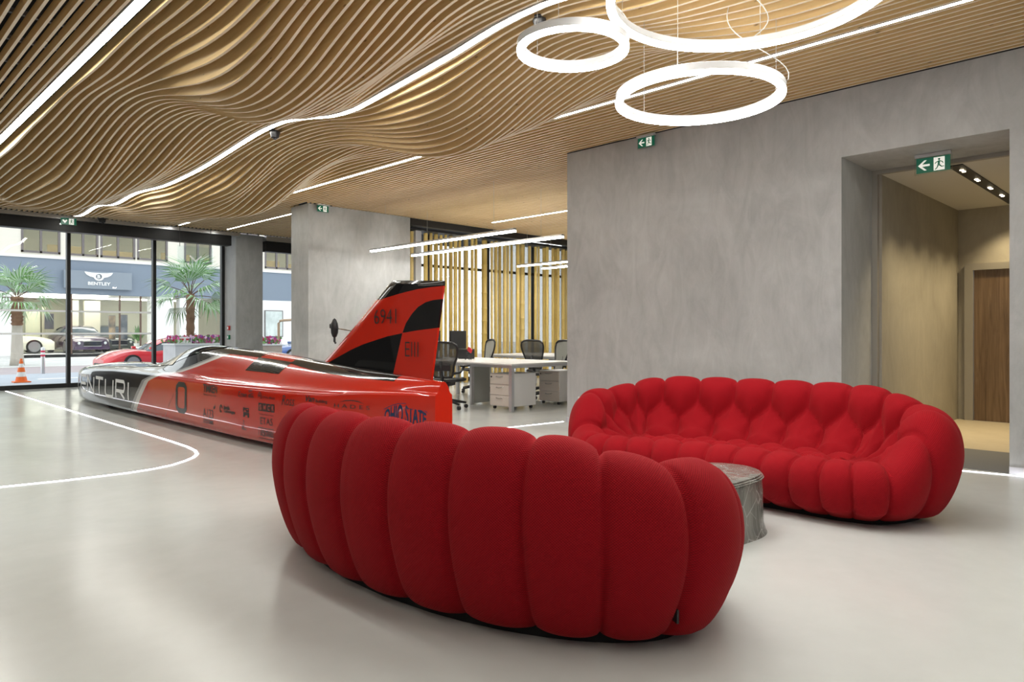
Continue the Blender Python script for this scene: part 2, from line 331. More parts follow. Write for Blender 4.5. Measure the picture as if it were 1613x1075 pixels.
# ------------------------------------------------------------------ ceiling: plenum, rails, slats
struct('ceiling', MB().box(-6, -6, 3.98, 15.4, 17.75, 4.08), M_PLEN)
pl = MB(); pl.box(-6, 16.66, 3.585, 9.35, 16.7, 3.98); pl.box(-6.05, -6, 3.585, -6, 17, 3.98); pl.box(9.3, 12.06, 3.585, 15.3, 12.1, 3.98)
struct('ceiling_side', pl, M_PLEN)
CE = bpy.data.objects['ceiling']
def rail(x0, x1, y): return MB().box(x0, y - .018, 3.70, x1, y + .018, 3.735)
y = -2.0
while y < 16.5:
    obj('rail', rail(-4, 7.0 if y < 6 else (9.2 if y > 12 else 15.1), y), M_RAIL, CE); y += .62
DROP = np.array([[int(q) for q in r.split()] for r in """0 0 0 0 1 2 1 0 1 1 0 -1 3 3 -6 -4 4 2 0 7 7 1 4 11 8 3 6 6 1 2 4 1 -2 1 6 6 -1
0 1 4 8 13 18 18 15 9 1 1 13 26 26 17 24 36 27 15 24 37 43 57 74 73 63 66 66 58 55 44 18 3 10 17 10 -1
0 1 6 14 25 33 34 30 14 -3 1 27 50 48 35 43 55 38 17 28 53 69 90 113 114 104 109 112 106 107 87 38 7 17 27 12 -2
-1 1 8 21 38 50 52 44 18 -8 4 47 79 75 53 53 59 35 11 26 64 90 114 139 143 135 142 146 144 152 129 60 14 24 34 13 -2
-1 1 12 30 54 72 76 63 25 -9 12 75 121 116 83 64 55 26 3 25 76 114 140 168 176 170 178 180 179 192 168 85 26 33 40 13 -2
-2 1 17 42 75 100 106 86 37 -5 22 107 173 178 136 92 58 20 -2 26 89 139 174 209 224 221 225 223 218 229 202 113 44 44 45 13 -2
-2 2 23 57 100 134 141 114 53 0 29 132 227 254 212 143 78 23 -3 26 96 161 213 264 288 286 286 278 265 264 232 140 67 57 49 13 -1
-3 3 30 72 125 168 176 142 70 4 26 142 270 328 295 208 112 33 -3 23 97 177 254 326 359 356 349 337 315 299 257 166 91 70 52 12 -1
-4 4 35 84 147 199 208 168 86 6 17 140 294 382 363 266 146 45 -2 20 95 192 295 384 423 417 406 392 365 333 278 189 113 81 53 12 -1
-4 4 39 94 166 225 234 188 98 6 6 134 307 412 402 302 168 54 1 20 95 205 327 425 466 461 450 437 408 362 296 208 132 89 53 12 -1
-5 5 43 103 181 246 255 203 107 7 2 136 318 426 418 316 177 58 4 22 95 211 340 439 484 490 484 473 442 387 313 226 148 96 53 12 -1
-5 5 46 109 193 262 271 215 115 10 6 150 336 439 426 325 182 61 7 22 89 202 328 423 480 508 514 501 465 404 326 240 161 101 53 12 -1
-5 5 48 114 201 273 281 224 120 12 12 168 357 454 442 342 194 66 9 17 74 179 296 389 463 519 536 519 476 410 332 250 170 105 53 12 -1
-5 6 49 116 202 275 284 228 122 10 15 180 369 465 461 368 214 74 8 8 60 156 264 356 446 521 544 518 469 403 328 250 172 106 53 12 -1
-5 6 48 113 197 268 277 224 118 3 12 180 364 460 471 391 231 78 3 3 56 152 253 342 434 509 525 493 443 381 312 240 167 103 52 12 -1
-5 5 45 106 187 253 263 214 108 -6 8 174 344 434 458 393 233 73 -4 3 69 171 269 348 425 480 481 446 402 350 290 223 156 99 51 12 -1
-5 5 41 98 173 235 245 199 96 -13 8 170 321 396 425 370 216 59 -11 9 90 202 296 361 413 438 422 389 357 318 266 203 142 93 50 12 -1
-4 4 37 90 160 217 225 182 85 -14 16 172 301 359 383 334 189 45 -14 15 106 221 310 361 390 393 369 340 318 290 244 184 129 88 50 12 -1
-4 4 34 83 148 198 205 166 77 -10 25 169 281 327 347 298 164 35 -12 20 108 217 297 337 355 354 332 308 290 267 225 167 116 84 50 12 -1
-3 4 31 75 134 178 184 151 73 -4 25 147 246 297 321 274 148 34 -5 23 99 192 260 293 313 320 309 287 266 245 206 148 102 80 52 12 0
-3 3 27 66 116 155 161 135 68 -2 12 103 191 258 299 257 139 36 3 27 88 163 216 244 268 287 285 262 238 220 183 125 85 76 54 11 0
-3 3 24 55 97 130 136 116 57 -8 -10 50 125 210 271 237 126 32 7 30 81 140 181 203 225 246 245 221 200 190 157 99 67 73 57 11 0
-3 2 20 45 79 107 114 95 42 -19 -28 9 71 163 234 207 103 20 2 30 77 127 159 175 189 199 191 167 156 159 132 73 49 71 62 12 -1
-3 2 18 38 67 92 97 78 25 -31 -35 0 50 130 195 169 74 1 -8 25 71 116 146 159 166 161 140 116 119 137 115 55 37 71 68 14 -1
-3 3 17 35 63 86 89 69 16 -36 -27 21 66 123 166 135 49 -13 -17 16 61 104 136 154 159 146 115 91 103 130 110 48 33 73 72 15 -1
-3 3 18 38 68 92 93 74 22 -32 -13 59 109 141 157 116 37 -17 -18 9 48 92 130 157 172 164 131 104 113 140 119 54 37 76 73 15 -1
-3 3 21 44 80 107 107 93 45 -20 -2 93 159 178 170 119 40 -10 -14 6 41 90 137 174 201 207 183 151 147 162 137 72 48 78 70 14 -1
-4 3 25 54 98 130 130 122 77 -5 0 115 206 224 201 137 52 1 -7 5 41 104 164 205 239 262 252 216 193 189 159 95 64 79 65 13 -1
-4 4 29 65 118 155 156 150 105 7 -3 127 245 270 238 160 64 7 -5 5 51 135 211 251 282 312 315 279 239 217 182 121 82 81 59 11 0
-5 4 33 75 136 180 181 170 120 12 -4 138 278 311 271 180 72 9 -6 5 64 174 267 304 322 349 360 327 277 242 204 145 100 83 55 11 0
-5 5 37 84 150 201 201 179 120 12 0 152 304 343 298 197 81 12 -7 4 75 205 314 351 357 375 386 359 308 266 225 167 115 86 53 11 0
-5 5 41 90 160 218 218 181 111 10 8 164 322 368 323 219 100 23 -5 1 75 213 333 380 386 396 403 379 333 290 245 185 129 91 52 12 0
-6 6 44 96 170 234 236 186 103 8 14 168 332 392 355 253 131 44 0 -5 61 192 317 384 408 419 419 396 357 315 266 202 141 96 53 12 -1
-6 6 47 104 182 253 259 200 105 11 15 163 339 422 398 298 170 67 4 -12 41 155 279 373 428 447 438 413 380 341 286 216 151 101 55 12 -1
-6 6 50 113 197 273 283 220 115 16 13 154 347 458 447 342 203 82 5 -15 28 123 243 361 448 477 458 427 400 363 303 227 159 107 57 12 -1
-6 6 52 121 209 288 301 236 127 22 9 148 357 491 484 369 217 83 4 -9 35 117 231 365 472 501 470 434 412 378 314 234 164 110 58 12 -1
-5 6 51 121 210 286 299 237 130 24 8 145 363 506 494 367 206 72 3 8 62 140 251 391 498 514 468 429 412 382 317 235 165 112 59 12 -1
-4 5 46 111 192 260 271 216 118 20 8 146 359 494 470 335 176 53 3 29 95 177 290 426 517 510 448 409 400 374 310 229 161 109 59 12 -1
-4 4 36 89 156 210 217 174 93 11 11 146 343 456 419 286 140 36 4 41 113 203 322 452 520 488 416 379 375 352 293 217 152 103 56 12 0
-3 2 25 61 108 145 150 120 61 -1 14 147 320 406 360 236 110 26 4 36 102 197 325 452 502 454 377 344 342 321 267 200 139 94 52 12 0
-2 1 14 34 61 82 85 69 31 -11 16 146 296 357 306 197 93 25 1 15 62 156 292 419 462 412 340 311 306 283 236 180 125 82 47 12 -1
-1 1 6 13 25 33 35 31 8 -19 19 143 272 316 265 171 86 30 -1 -13 11 95 232 360 406 365 307 282 271 242 201 158 110 71 42 11 -2
0 0 1 2 4 5 6 8 -4 -21 19 134 245 277 231 152 83 35 -2 -34 -33 36 163 286 337 314 272 252 235 200 165 134 95 61 37 12 -3
0 0 0 -2 -3 -5 -5 0 -7 -20 16 115 208 233 193 129 75 36 -2 -42 -55 -5 101 208 261 254 228 215 195 158 129 108 79 51 34 13 -2
0 0 0 -1 -2 -5 -5 -1 -6 -16 11 86 157 176 146 99 59 31 0 -37 -54 -22 55 136 182 185 173 166 150 116 92 81 61 40 30 14 -2
0 0 0 0 0 -1 -2 1 -2 -10 5 53 99 111 92 62 38 21 1 -24 -38 -21 25 76 108 113 109 110 99 73 57 53 41 28 25 14 -1
0 0 0 0 1 1 0 2 0 -5 1 24 46 52 42 27 16 10 1 -10 -18 -12 8 32 47 51 50 54 51 36 26 27 21 15 17 11 -1
0 0 0 0 0 1 0 1 1 -1 -1 5 10 11 9 5 2 2 0 -2 -4 -3 1 6 10 10 10 13 15 9 6 8 6 4 8 6 -3
0 0 0 0 0 0 0 0 0 0 0 -1 -2 -3 -2 -1 -1 -1 0 0 1 1 0 -2 -2 -2 -3 -3 -1 -2 -2 0 -1 -2 1 -1 -5""".strip().split('\n')]) / 1000.
DX0, DDX, DY0, DDY = 1.7438, .0862, -1., .5
def drop(X, Y):
    u = (X - DX0) / DDX; vv = (Y - DY0) / DDY
    if u <= 0 or u >= DROP.shape[0] - 1 or vv <= 0 or vv >= DROP.shape[1] - 1: return 0.
    i = int(u); fu = u - i
    row = DROP[i] * (1 - fu) + DROP[i + 1] * fu
    j = int(vv); f = vv - j; g = lambda k: row[min(max(k, 0), len(row) - 1)]
    p0, p1, p2, p3 = g(j - 1), g(j), g(j + 1), g(j + 2)
    return .5 * (2 * p1 + (p2 - p0) * f + (2 * p0 - 5 * p1 + 4 * p2 - p3) * f * f + (3 * p1 - p0 - 3 * p2 + p3) * f ** 3)
FT = .023
TOPZ = 3.663
def wave_slat(X, y0=-2., y1=16.64, step=.16):
    n = int((y1 - y0) / step) + 1; P = MB(); vs = []; fs = []; ms = []
    for i in range(n + 1):
        Y = y0 + (y1 - y0) * i / n; z = CEIL - drop(X, Y)
        vs += [(X - FT / 2, Y, TOPZ), (X - FT / 2, Y, z), (X + FT / 2, Y, z), (X + FT / 2, Y, TOPZ)]
    for i in range(n):
        a = i * 4; b = a + 4
        for k in range(4):
            P.f.append((a + k, a + (k + 1) % 4, b + (k + 1) % 4, b + k)); P.m.append(1 if k == 1 else 0)
    P.v = vs; P.f += [(0, 3, 2, 1), (n * 4, n * 4 + 1, n * 4 + 2, n * 4 + 3)]; P.m += [0, 0]
    return P
for k in range(23): obj('slat', wave_slat(1.83 + .0862 * k), [M_FIN, M_FINE], CE)
for x in (3.787, 3.886): obj('slat', wave_slat(x), [M_FIN, M_FINE], CE)
for k in range(22): obj('slat', wave_slat(3.95 + .0862 * k), [M_FIN, M_FINE], CE)
def straight(y0, y1):
    p = MB(); p.box(-FT / 2, y0, CEIL, FT / 2, y1, TOPZ)
    p.m = [1, 0, 0, 0, 0, 0]; return p.mesh('slat', [M_FIN, M_FINE])
SL_A = straight(-3, 16.64); SL_B = straight(5.2, 12.0); SL_C = straight(12.56, 16.64)
x = 1.57
while x > -3.4: link('slat', SL_A, CE, loc=(x, 0, 0)); x -= .0862
link('slat', SL_A, CE, loc=(1.64, 0, 0)); obj('divider_slat', MB().box(1.7055, -3, 3.578, 1.7125, 16.6, TOPZ), M_FIN, CE)
link('slat', straight(-3, 6.1), CE, loc=(7.156, 0, 0))
for x in (5.847,): link('slat', SL_A, CE, loc=(x, 0, 0))
x = 5.958
while x < 15.0:
    if x < 6.55: link('slat', SL_A, CE, loc=(x, 0, 0))
    elif x < 7.15: link('slat', straight(-3, 11.9), CE, loc=(x, 0, 0))
    else: link('slat', SL_B, CE, loc=(x, 0, 0))
    if 6.55 < x < 9.3: link('slat', SL_C, CE, loc=(x, 0, 0))
    x += .0862

# ------------------------------------------------------------------ LED lines in the ceiling
def led_line(pts, w, label, name='led_strip', h=.03):
    t_ = thing(name, label, 'light strip', (pts[0][0], pts[0][1], pts[0][2]))
    P = MB(); H = MB()
    vs = []; hs = []
    for (X, Y, Z) in pts:
        vs += [(X - w / 2, Y, Z), (X + w / 2, Y, Z), (X + w / 2, Y, Z + .012), (X - w / 2, Y, Z + .012)]
        hs += [(X - w / 2 - .004, Y, Z + .013), (X + w / 2 + .004, Y, Z + .013), (X + w / 2 + .004, Y, Z + .05), (X - w / 2 - .004, Y, Z + .05)]
    n = len(pts)
    fs = [(i * 4 + k, i * 4 + (k + 1) % 4, i * 4 + 4 + (k + 1) % 4, i * 4 + 4 + k) for i in range(n - 1) for k in range(4)] + [(0, 1, 2, 3), (n * 4 - 4, n * 4 - 3, n * 4 - 2, n * 4 - 1)]
    P.add(vs, fs); H.add(hs, fs); P.m = [0 if i_ < (n - 1) * 4 and i_ % 4 == 0 else 1 for i_ in range(len(fs))]
    obj('diffuser', P, [M_LED, M_ALU], t_, world=True); obj('channel', H, M_ALU, t_, world=True)
    return t_
led_line([(1.688, -3, CEIL), (1.688, 16.5, CEIL)], .033, 'straight bright light line in the slats at top left, left one of the twin pair')
led_line([(1.730, -3, CEIL), (1.730, 16.5, CEIL)], .033, 'straight bright light line in the slats at top left, right one of the twin pair')
yy = [-2 + .25 * i for i in range(75)]
led_line([(3.8365, Y, CEIL - max(drop(3.86, Y), drop(3.787, Y)) - .010) for Y in yy if Y < 16.5], .066, 'wavy light line rippling with the wooden ceiling fins through the middle of the ceiling')
led_line([(5.902, -3, CEIL + .001), (5.902, 16.4, CEIL + .001)], .042, 'straight light line where the wavy fins meet the flat slats')
led_line([(-.6, -4, CEIL + .001), (-.6, 16.4, CEIL + .001)], .06, 'straight ceiling light line left of the twin pair, outside the view')
led_line([(-2.9, -4, CEIL + .001), (-2.9, 16.4, CEIL + .001)], .06, 'straight ceiling light line farthest left, outside the view')
led_line([(6.93, 12.7, CEIL + .001), (6.93, 16.3, CEIL + .001)], .055, 'short straight light line in the flat slats beside the far pillar')
led_line([(10.6, 8.9, CEIL + .001), (10.6, 11.2, CEIL + .001)], .07, 'short light line flush in the slats above the office desks')

# ------------------------------------------------------------------ light lines let into the floor
def floor_line(pts, label, w=.028):
    P = MB(); pts = [Vector((p[0], p[1], 0)) for p in pts]; vs = []
    for i, p in enumerate(pts):
        tt = (pts[min(i + 1, len(pts) - 1)] - pts[max(i - 1, 0)]).normalized(); n_ = Vector((-tt.y, tt.x, 0)) * w / 2
        for z in (.001, .004):
            vs += [(p.x - n_.x, p.y - n_.y, z), (p.x + n_.x, p.y + n_.y, z)]
    fs = []
    for i in range(len(pts) - 1):
        a = i * 4
        fs += [(a, a + 1, a + 5, a + 4), (a + 2, a + 6, a + 7, a + 3), (a, a + 4, a + 6, a + 2), (a + 1, a + 3, a + 7, a + 5)]
    fs += [(0, 2, 3, 1), (len(vs) - 4, len(vs) - 3, len(vs) - 1, len(vs) - 2)]
    o = obj('floor_light_line', P.add(vs, fs), M_FLED); tag(o, label, 'light strip')
pts = [(2.86, 17.3), (2.85, 12.8), (2.84, 9.66), (2.835, 8.1)]
R = 1.45
pts += [(2.835 - R + R * cos(a_), 8.02 - R + R * sin(a_)) for a_ in [-.02 * pi * 0 - i * pi / 28 for i in range(1, 14)]]
pts = [(2.86, 17.3), (2.85, 12.8), (2.84, 9.66), (2.83, 8.1), (2.815, 7.6), (2.78, 7.3), (2.715, 7.08), (2.62, 6.92), (2.5, 6.79), (2.34, 6.66), (2.15, 6.58), (1.93, 6.55), (1.47, 6.575), (1.06, 6.65), (.3, 6.8), (-1, 7.1), (-2.5, 7.5)]
floor_line(pts, 'white light line in the floor curving round beside the racing car nose')
floor_line([(4.3, 6.5), (6.316, 6.276), (7.15, 6.185)], 'white light line in the floor running up to the concrete wall corner by the office')
floor_line([(7.045, 2.75), (7.05, 1.6), (7.14, 1.14), (7.14, -1)], 'white light line in the floor in front of the corridor opening')
# ================================================================== LAMPS AND SIGNS
M_WIRE = mat('steel_wire', (.55, .55, .55), .4, .8)
M_CABLE = mat('white_cable', (.75, .75, .74), .5)
def ring_lamp(l, d, z, R, label, ang0, cable):
    c = LD(l, d, z); r = thing('ring_pendant_lamp', label, 'lamp', c, 0, 'white ring pendant lamps over the sofas')
    n = 72; wv = .022
    def ringmesh(prof):
        P = [[((R + a) * cos(2 * pi * i / n), (R + a) * sin(2 * pi * i / n), zz) for a, zz in prof] for i in range(n)]
        return MB().grid(P, wu=True, wv=True)
    obj('diffuser', ringmesh([(-wv, .0), (wv, .0), (wv + .001, .017), (-wv - .001, .017)]), M_RING, r, smooth=True, angle=40)
    obj('housing', ringmesh([(-wv - .001, .0175), (wv + .001, .0175), (wv, .062), (wv - .006, .066), (-wv + .006, .066), (-wv, .062)]), M_RHOUSE, r, smooth=True, angle=40)
    for k in range(3):
        a = ang0 + 2 * pi * k / 3; x, y = R * cos(a), R * sin(a); top = CEIL - drop(c[0] + x, c[1] + y) - z + .02
        obj('suspension_wire', MB().tube([(x, y, .066), (x, y, top)], .0018, 6), M_WIRE, r)
    a = ang0 + .06; x, y = R * cos(a), R * sin(a); top = CEIL - drop(c[0] + x * .4, c[1] + y * .4) - z + .02
    pts = []
    for i in range(17):
        t_ = i / 16; e = sin(t_ * 2 * pi) * .07 * cable
        pts.append((x * (1 - .6 * t_ * t_) + e, y * (1 - .6 * t_ * t_) - e, .066 + (top - .066) * t_))
    obj('power_cable', MB().tube(pts, .0035, 6), M_CABLE, r, smooth=True)
ring_lamp(1.26, 3.80, 3.0, .724, 'largest white ring pendant lamp at the top of the picture', .35, 1.)
ring_lamp(.368, 4.29, 2.9, .316, 'smallest white ring pendant lamp, left of the other two rings', -.6, .6)
ring_lamp(1.254, 4.755, 2.75, .53, 'mid-sized white ring pendant lamp hanging lowest, above the far sofa', -.75, 1.2)

def linear_pendant(X, y0, y1, z, label):
    r = thing('linear_pendant_lamp', label, 'lamp', (X, y0, z), 0, 'linear pendant lamps over the office desks')
    L = y1 - y0
    obj('diffuser', MB().box(-.028, 0, -.012, .028, L, .012), M_PEND, r)
    obj('profile', MB().box(-.03, -.002, .0125, .03, L + .002, .045), M_ALU, r)
    for q in (.12, .88): obj('suspension_wire', MB().tube([(0, L * q, .045), (0, L * q, CEIL - z)], .0025, 6), M_WIRE, r)
linear_pendant(7.68, 7.62, 11.5, 2.745, 'long linear pendant lamp nearest the pillar, its left end by the concrete')
linear_pendant(8.72, 7.55, 11.58, 2.745, 'long linear pendant lamp, right one of the two nearer office pendants')
linear_pendant(11.9, 9.2, 11.7, 2.745, 'upper of the two far linear pendants in front of the bamboo at right')
linear_pendant(12.75, 9.4, 11.7, 2.745, 'lower of the two far linear pendants in front of the bamboo at right')

M_SGREEN = mat('sign_green', (.005, .105, .06), .3, emit=(.004, .10, .055), es=.45)
M_SWHITE = mat('sign_white', (.8, .8, .75), .3, emit=(.8, .78, .7), es=.75)
M_ACRY = glassmat('acrylic', (.93, .97, .97), 1.)
def circle(cx, cy, r, n=12): return [(cx + r * cos(2 * pi * k / n), cy + r * sin(2 * pi * k / n)) for k in range(n)]
def exit_sign(loc, rz, label, down=False, wdt=.27):
    r = thing('exit_sign', label, 'exit sign', loc, rz); k = wdt / .27
    T = lambda u, v, t: (u * k, -t, v * k)
    obj('housing', MB().bbox(-.135 * k, -.03, 0, .135 * k, .02, .028 * k, .004), M_RHOUSE, r)
    obj('panel', MB().box(-.125 * k, -.006, -.128 * k, .125 * k, 0, -.004 * k), M_SGREEN, r)
    obj('acrylic_edge', MB().box(-.14 * k, .001, -.14 * k, .14 * k, .006, -.001 * k), M_ACRY, r)
    d = obj('door_field', MB().prism([(.005, -.12), (.085, -.12), (.085, -.012), (.005, -.012)], T, .0061, .0075), M_SWHITE, r)
    a = MB()
    if down:
        a.prism([(-.1, -.05), (-.085, -.035), (-.06, -.06), (-.035, -.035), (-.02, -.05), (-.06, -.1)], T, .0061, .0075)
    else:
        a.prism([(-.112, -.066), (-.065, -.108), (-.047, -.108), (-.082, -.074), (-.025, -.074), (-.025, -.058), (-.082, -.058), (-.047, -.024), (-.065, -.024)], T, .0061, .0075)
    obj('arrow', a, M_SWHITE, r)
    g = MB(); q = lambda p: g.prism(p, T, .0076, .009)
    q(circle(.045, -.03, .009)); q([(.036, -.042), (.052, -.04), (.05, -.075), (.034, -.075)])
    q([(.052, -.042), (.07, -.05), (.078, -.066), (.072, -.068), (.064, -.055), (.05, -.05)]); q([(.036, -.045), (.02, -.05), (.012, -.064), (.018, -.067), (.025, -.056), (.036, -.053)])
    q([(.044, -.072), (.052, -.075), (.066, -.09), (.082, -.088), (.082, -.095), (.062, -.098), (.044, -.084)]); q([(.034, -.072), (.044, -.078), (.034, -.1), (.018, -.115), (.012, -.11), (.027, -.096)])
    obj('running_figure', g, M_SGREEN, r)
    return r
p = PX(1018, 216, WX - .05); exit_sign(p, -pi / 2, 'small green exit sign just under the ceiling on the large concrete wall', wdt=.25)
p = PX(1470, 240, 7.62); exit_sign((p[0], p[1], 2.909 - .028 * .31 / .27), -pi / 2, 'green exit sign hanging in front of the lintel of the corridor opening', wdt=.31)
p = PY(508.5, 324, PY2 - .05); exit_sign(p, 0, 'small green exit sign high on the grey pillar behind the car fin', wdt=.25)
p = PY(108, 343.5, 16.66); exit_sign(p, 0, 'green exit sign with down arrow on the black beam above the street window', True, wdt=.3)

def sensor(loc, s, label):
    r = thing('ceiling_sensor', label, 'sensor', loc, .5, 'black sensors on the wavy ceiling')
    obj('body', MB().lathe([(.055 * s, 0), (.06 * s, -.02 * s), (.05 * s, -.05 * s), (.046 * s, -.075 * s), (.03 * s, -.085 * s)], n=20), M_DARK, r, smooth=True, angle=35)
    obj('bracket', MB().bbox(-.075 * s, -.03 * s, -.012 * s, .075 * s, .03 * s, .012 * s, .004), M_DARK, r)
    obj('lens', MB().lathe([(.022 * s, -.086 * s), (.02 * s, -.094 * s), (.008 * s, -.1 * s)], n=14), mat('sensor_lens', (.05, .05, .06), .1), r, smooth=True)
def on_ceiling(px, py):
    for i in range(300):
        z = 3.62 - i * .002; X, Y, _ = G(px, py, z)
        if z <= CEIL - drop(X, Y): return (X, Y, z)
    return (X, Y, z)
sensor(on_ceiling(850, 30), .9, 'black round sensor under the wavy ceiling beside the small ring lamp')
sensor(on_ceiling(433, 207), 1.0, 'black sensor under the wavy ceiling below the bend of the wavy light line')
sensor((4.36, 16.4, 3.575), 1.3, 'black sensor beside the exit sign over the street window')

# socket, call points
p = PX(915, 632, WX)
so = thing('wall_socket', 'white square power socket low on the concrete wall beside the far sofa', 'socket', p, -pi / 2)
obj('plate', MB().bbox(-.042, -.012, -.055, .042, 0, .055, .004), mat('socket_white', (.82, .82, .8), .35), so)
obj('insert', MB().lathe([(.024, 0), (.026, .004), (.02, .006)], n=18, M=Matrix.Rotation(pi / 2, 4, 'X')), mat('socket_inner', (.68, .68, .67), .4), so).location = (0, -.012, 0)
for k, (y_, c, nm, lb) in enumerate(((517, (.5, .02, .02), 'red', 'red fire call point on the white window jamb'), (531.5, (.01, .2, .09), 'green', 'green release call point on the white window jamb below the red one'))):
    p = PX(361.5, y_, 7.40)
    cp = thing('call_point', lb, 'call point', p, -pi / 2, )
    obj('case', MB().bbox(-.05, -.045, -.055, .05, 0, .055, .006), mat(nm + '_plastic', c, .35), cp)
    obj('front_plate', MB().bbox(-.03, -.05, -.03, .03, -.044, .03, .002), M_WHITE, cp)

# hanging clear panel with chevron in front of the window
hp = thing('hanging_clear_sign', 'clear acrylic hanging panel with white chevron before the street window', 'sign', PY(308, 400, 16.3))
a0, a1 = PY(281, 362, 16.3), PY(337, 433, 16.3); W_ = (a1[0] - a0[0]) / 2; Hh = a0[2] - a1[2]
o = obj('clear_panel', MB().box(-W_, -.004, -.22, W_, .004, .16), M_ACRY, hp)
g = MB()
g.prism([(-.16, -.06), (-.13, -.04), (0, -.15), (.13, -.04), (.16, -.06), (0, -.19)], lambda u, v, t: (u * .9, -t, v), .0045, .006)
obj('chevron', g, M_FILM, hp)
for s in (-1, 1): obj('rod', MB().tube([(s * (W_ - .05), 0, .14), (s * (W_ - .05), 0, CEIL - hp.location.z)], .006, 6), M_DARK, hp)

# ================================================================== SOFAS
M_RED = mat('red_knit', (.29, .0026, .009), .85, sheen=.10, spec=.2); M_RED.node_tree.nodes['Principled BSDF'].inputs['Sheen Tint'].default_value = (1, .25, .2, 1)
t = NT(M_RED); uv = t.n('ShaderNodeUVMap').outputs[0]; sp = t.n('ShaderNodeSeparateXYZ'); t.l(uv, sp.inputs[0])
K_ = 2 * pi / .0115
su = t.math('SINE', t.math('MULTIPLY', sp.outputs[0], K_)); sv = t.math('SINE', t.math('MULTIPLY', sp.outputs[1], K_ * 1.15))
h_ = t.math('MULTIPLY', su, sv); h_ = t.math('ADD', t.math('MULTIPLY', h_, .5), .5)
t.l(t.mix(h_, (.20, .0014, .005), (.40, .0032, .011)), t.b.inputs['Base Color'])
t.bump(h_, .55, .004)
M_SBASE = mat('sofa_plinth', (.012, .012, .012), .8)

SA, SB, SN, SR = 1.40, .60, 3.1, 2.45
def outline(phi):
    c, s_ = cos(phi), sin(phi)
    return SA * math.copysign(abs(c) ** (2 / SN), c), SB * math.copysign(abs(s_) ** (2 / SN), s_)
def bend(a, b):
    th = a / SR; r = SR + b
    return r * sin(th), r * cos(th) - SR
# outline resampled so that the puffs are wider at the back than at the front
ph = np.linspace(0, 2 * pi, 2881); op = np.array([outline(p_) for p_ in ph]); ob = np.array([bend(*q) for q in op])
seg = np.hypot(*np.diff(ob, axis=0).T); arc = np.concatenate([[0], np.cumsum(seg)])
mid = .5 * (op[1:, 1] + op[:-1, 1]); wgt = np.where(mid > .1, .30, np.where(mid < -.1, .235, .30))
wgt = .325 - .125 * np.clip((-mid - .05) / .4, 0, 1)
cnt = np.concatenate([[0], np.cumsum(seg / wgt)]); NP = int(round(cnt[-1])); cnt *= NP / cnt[-1]
def rimH(a, b):                                   # rim height by place on the outline
    s_ = min(max((b + .30) / .52, 0), 1); s_ = s_ * s_ * (3 - 2 * s_)
    e_ = min(max((abs(a) - .60) / .75, 0), 1); return .385 + (.80 - .11 * e_ * e_ * (3 - 2 * e_) - .385) * s_
def spline(P, n):                                 # Catmull-Rom through control points, n per span
    out = []
    for i in range(len(P) - 1):
        p0, p1, p2, p3 = P[max(i - 1, 0)], P[i], P[i + 1], P[min(i + 2, len(P) - 1)]
        for k in range(n):
            f = k / n
            out.append(tuple(.5 * (2 * b + (c - a) * f + (2 * a - 5 * b + 4 * c - d) * f * f + (3 * b - a - 3 * c + d) * f ** 3) for a, b, c, d in zip(p0, p1, p2, p3)))
    out.append(P[-1]); return out
CPW = 16
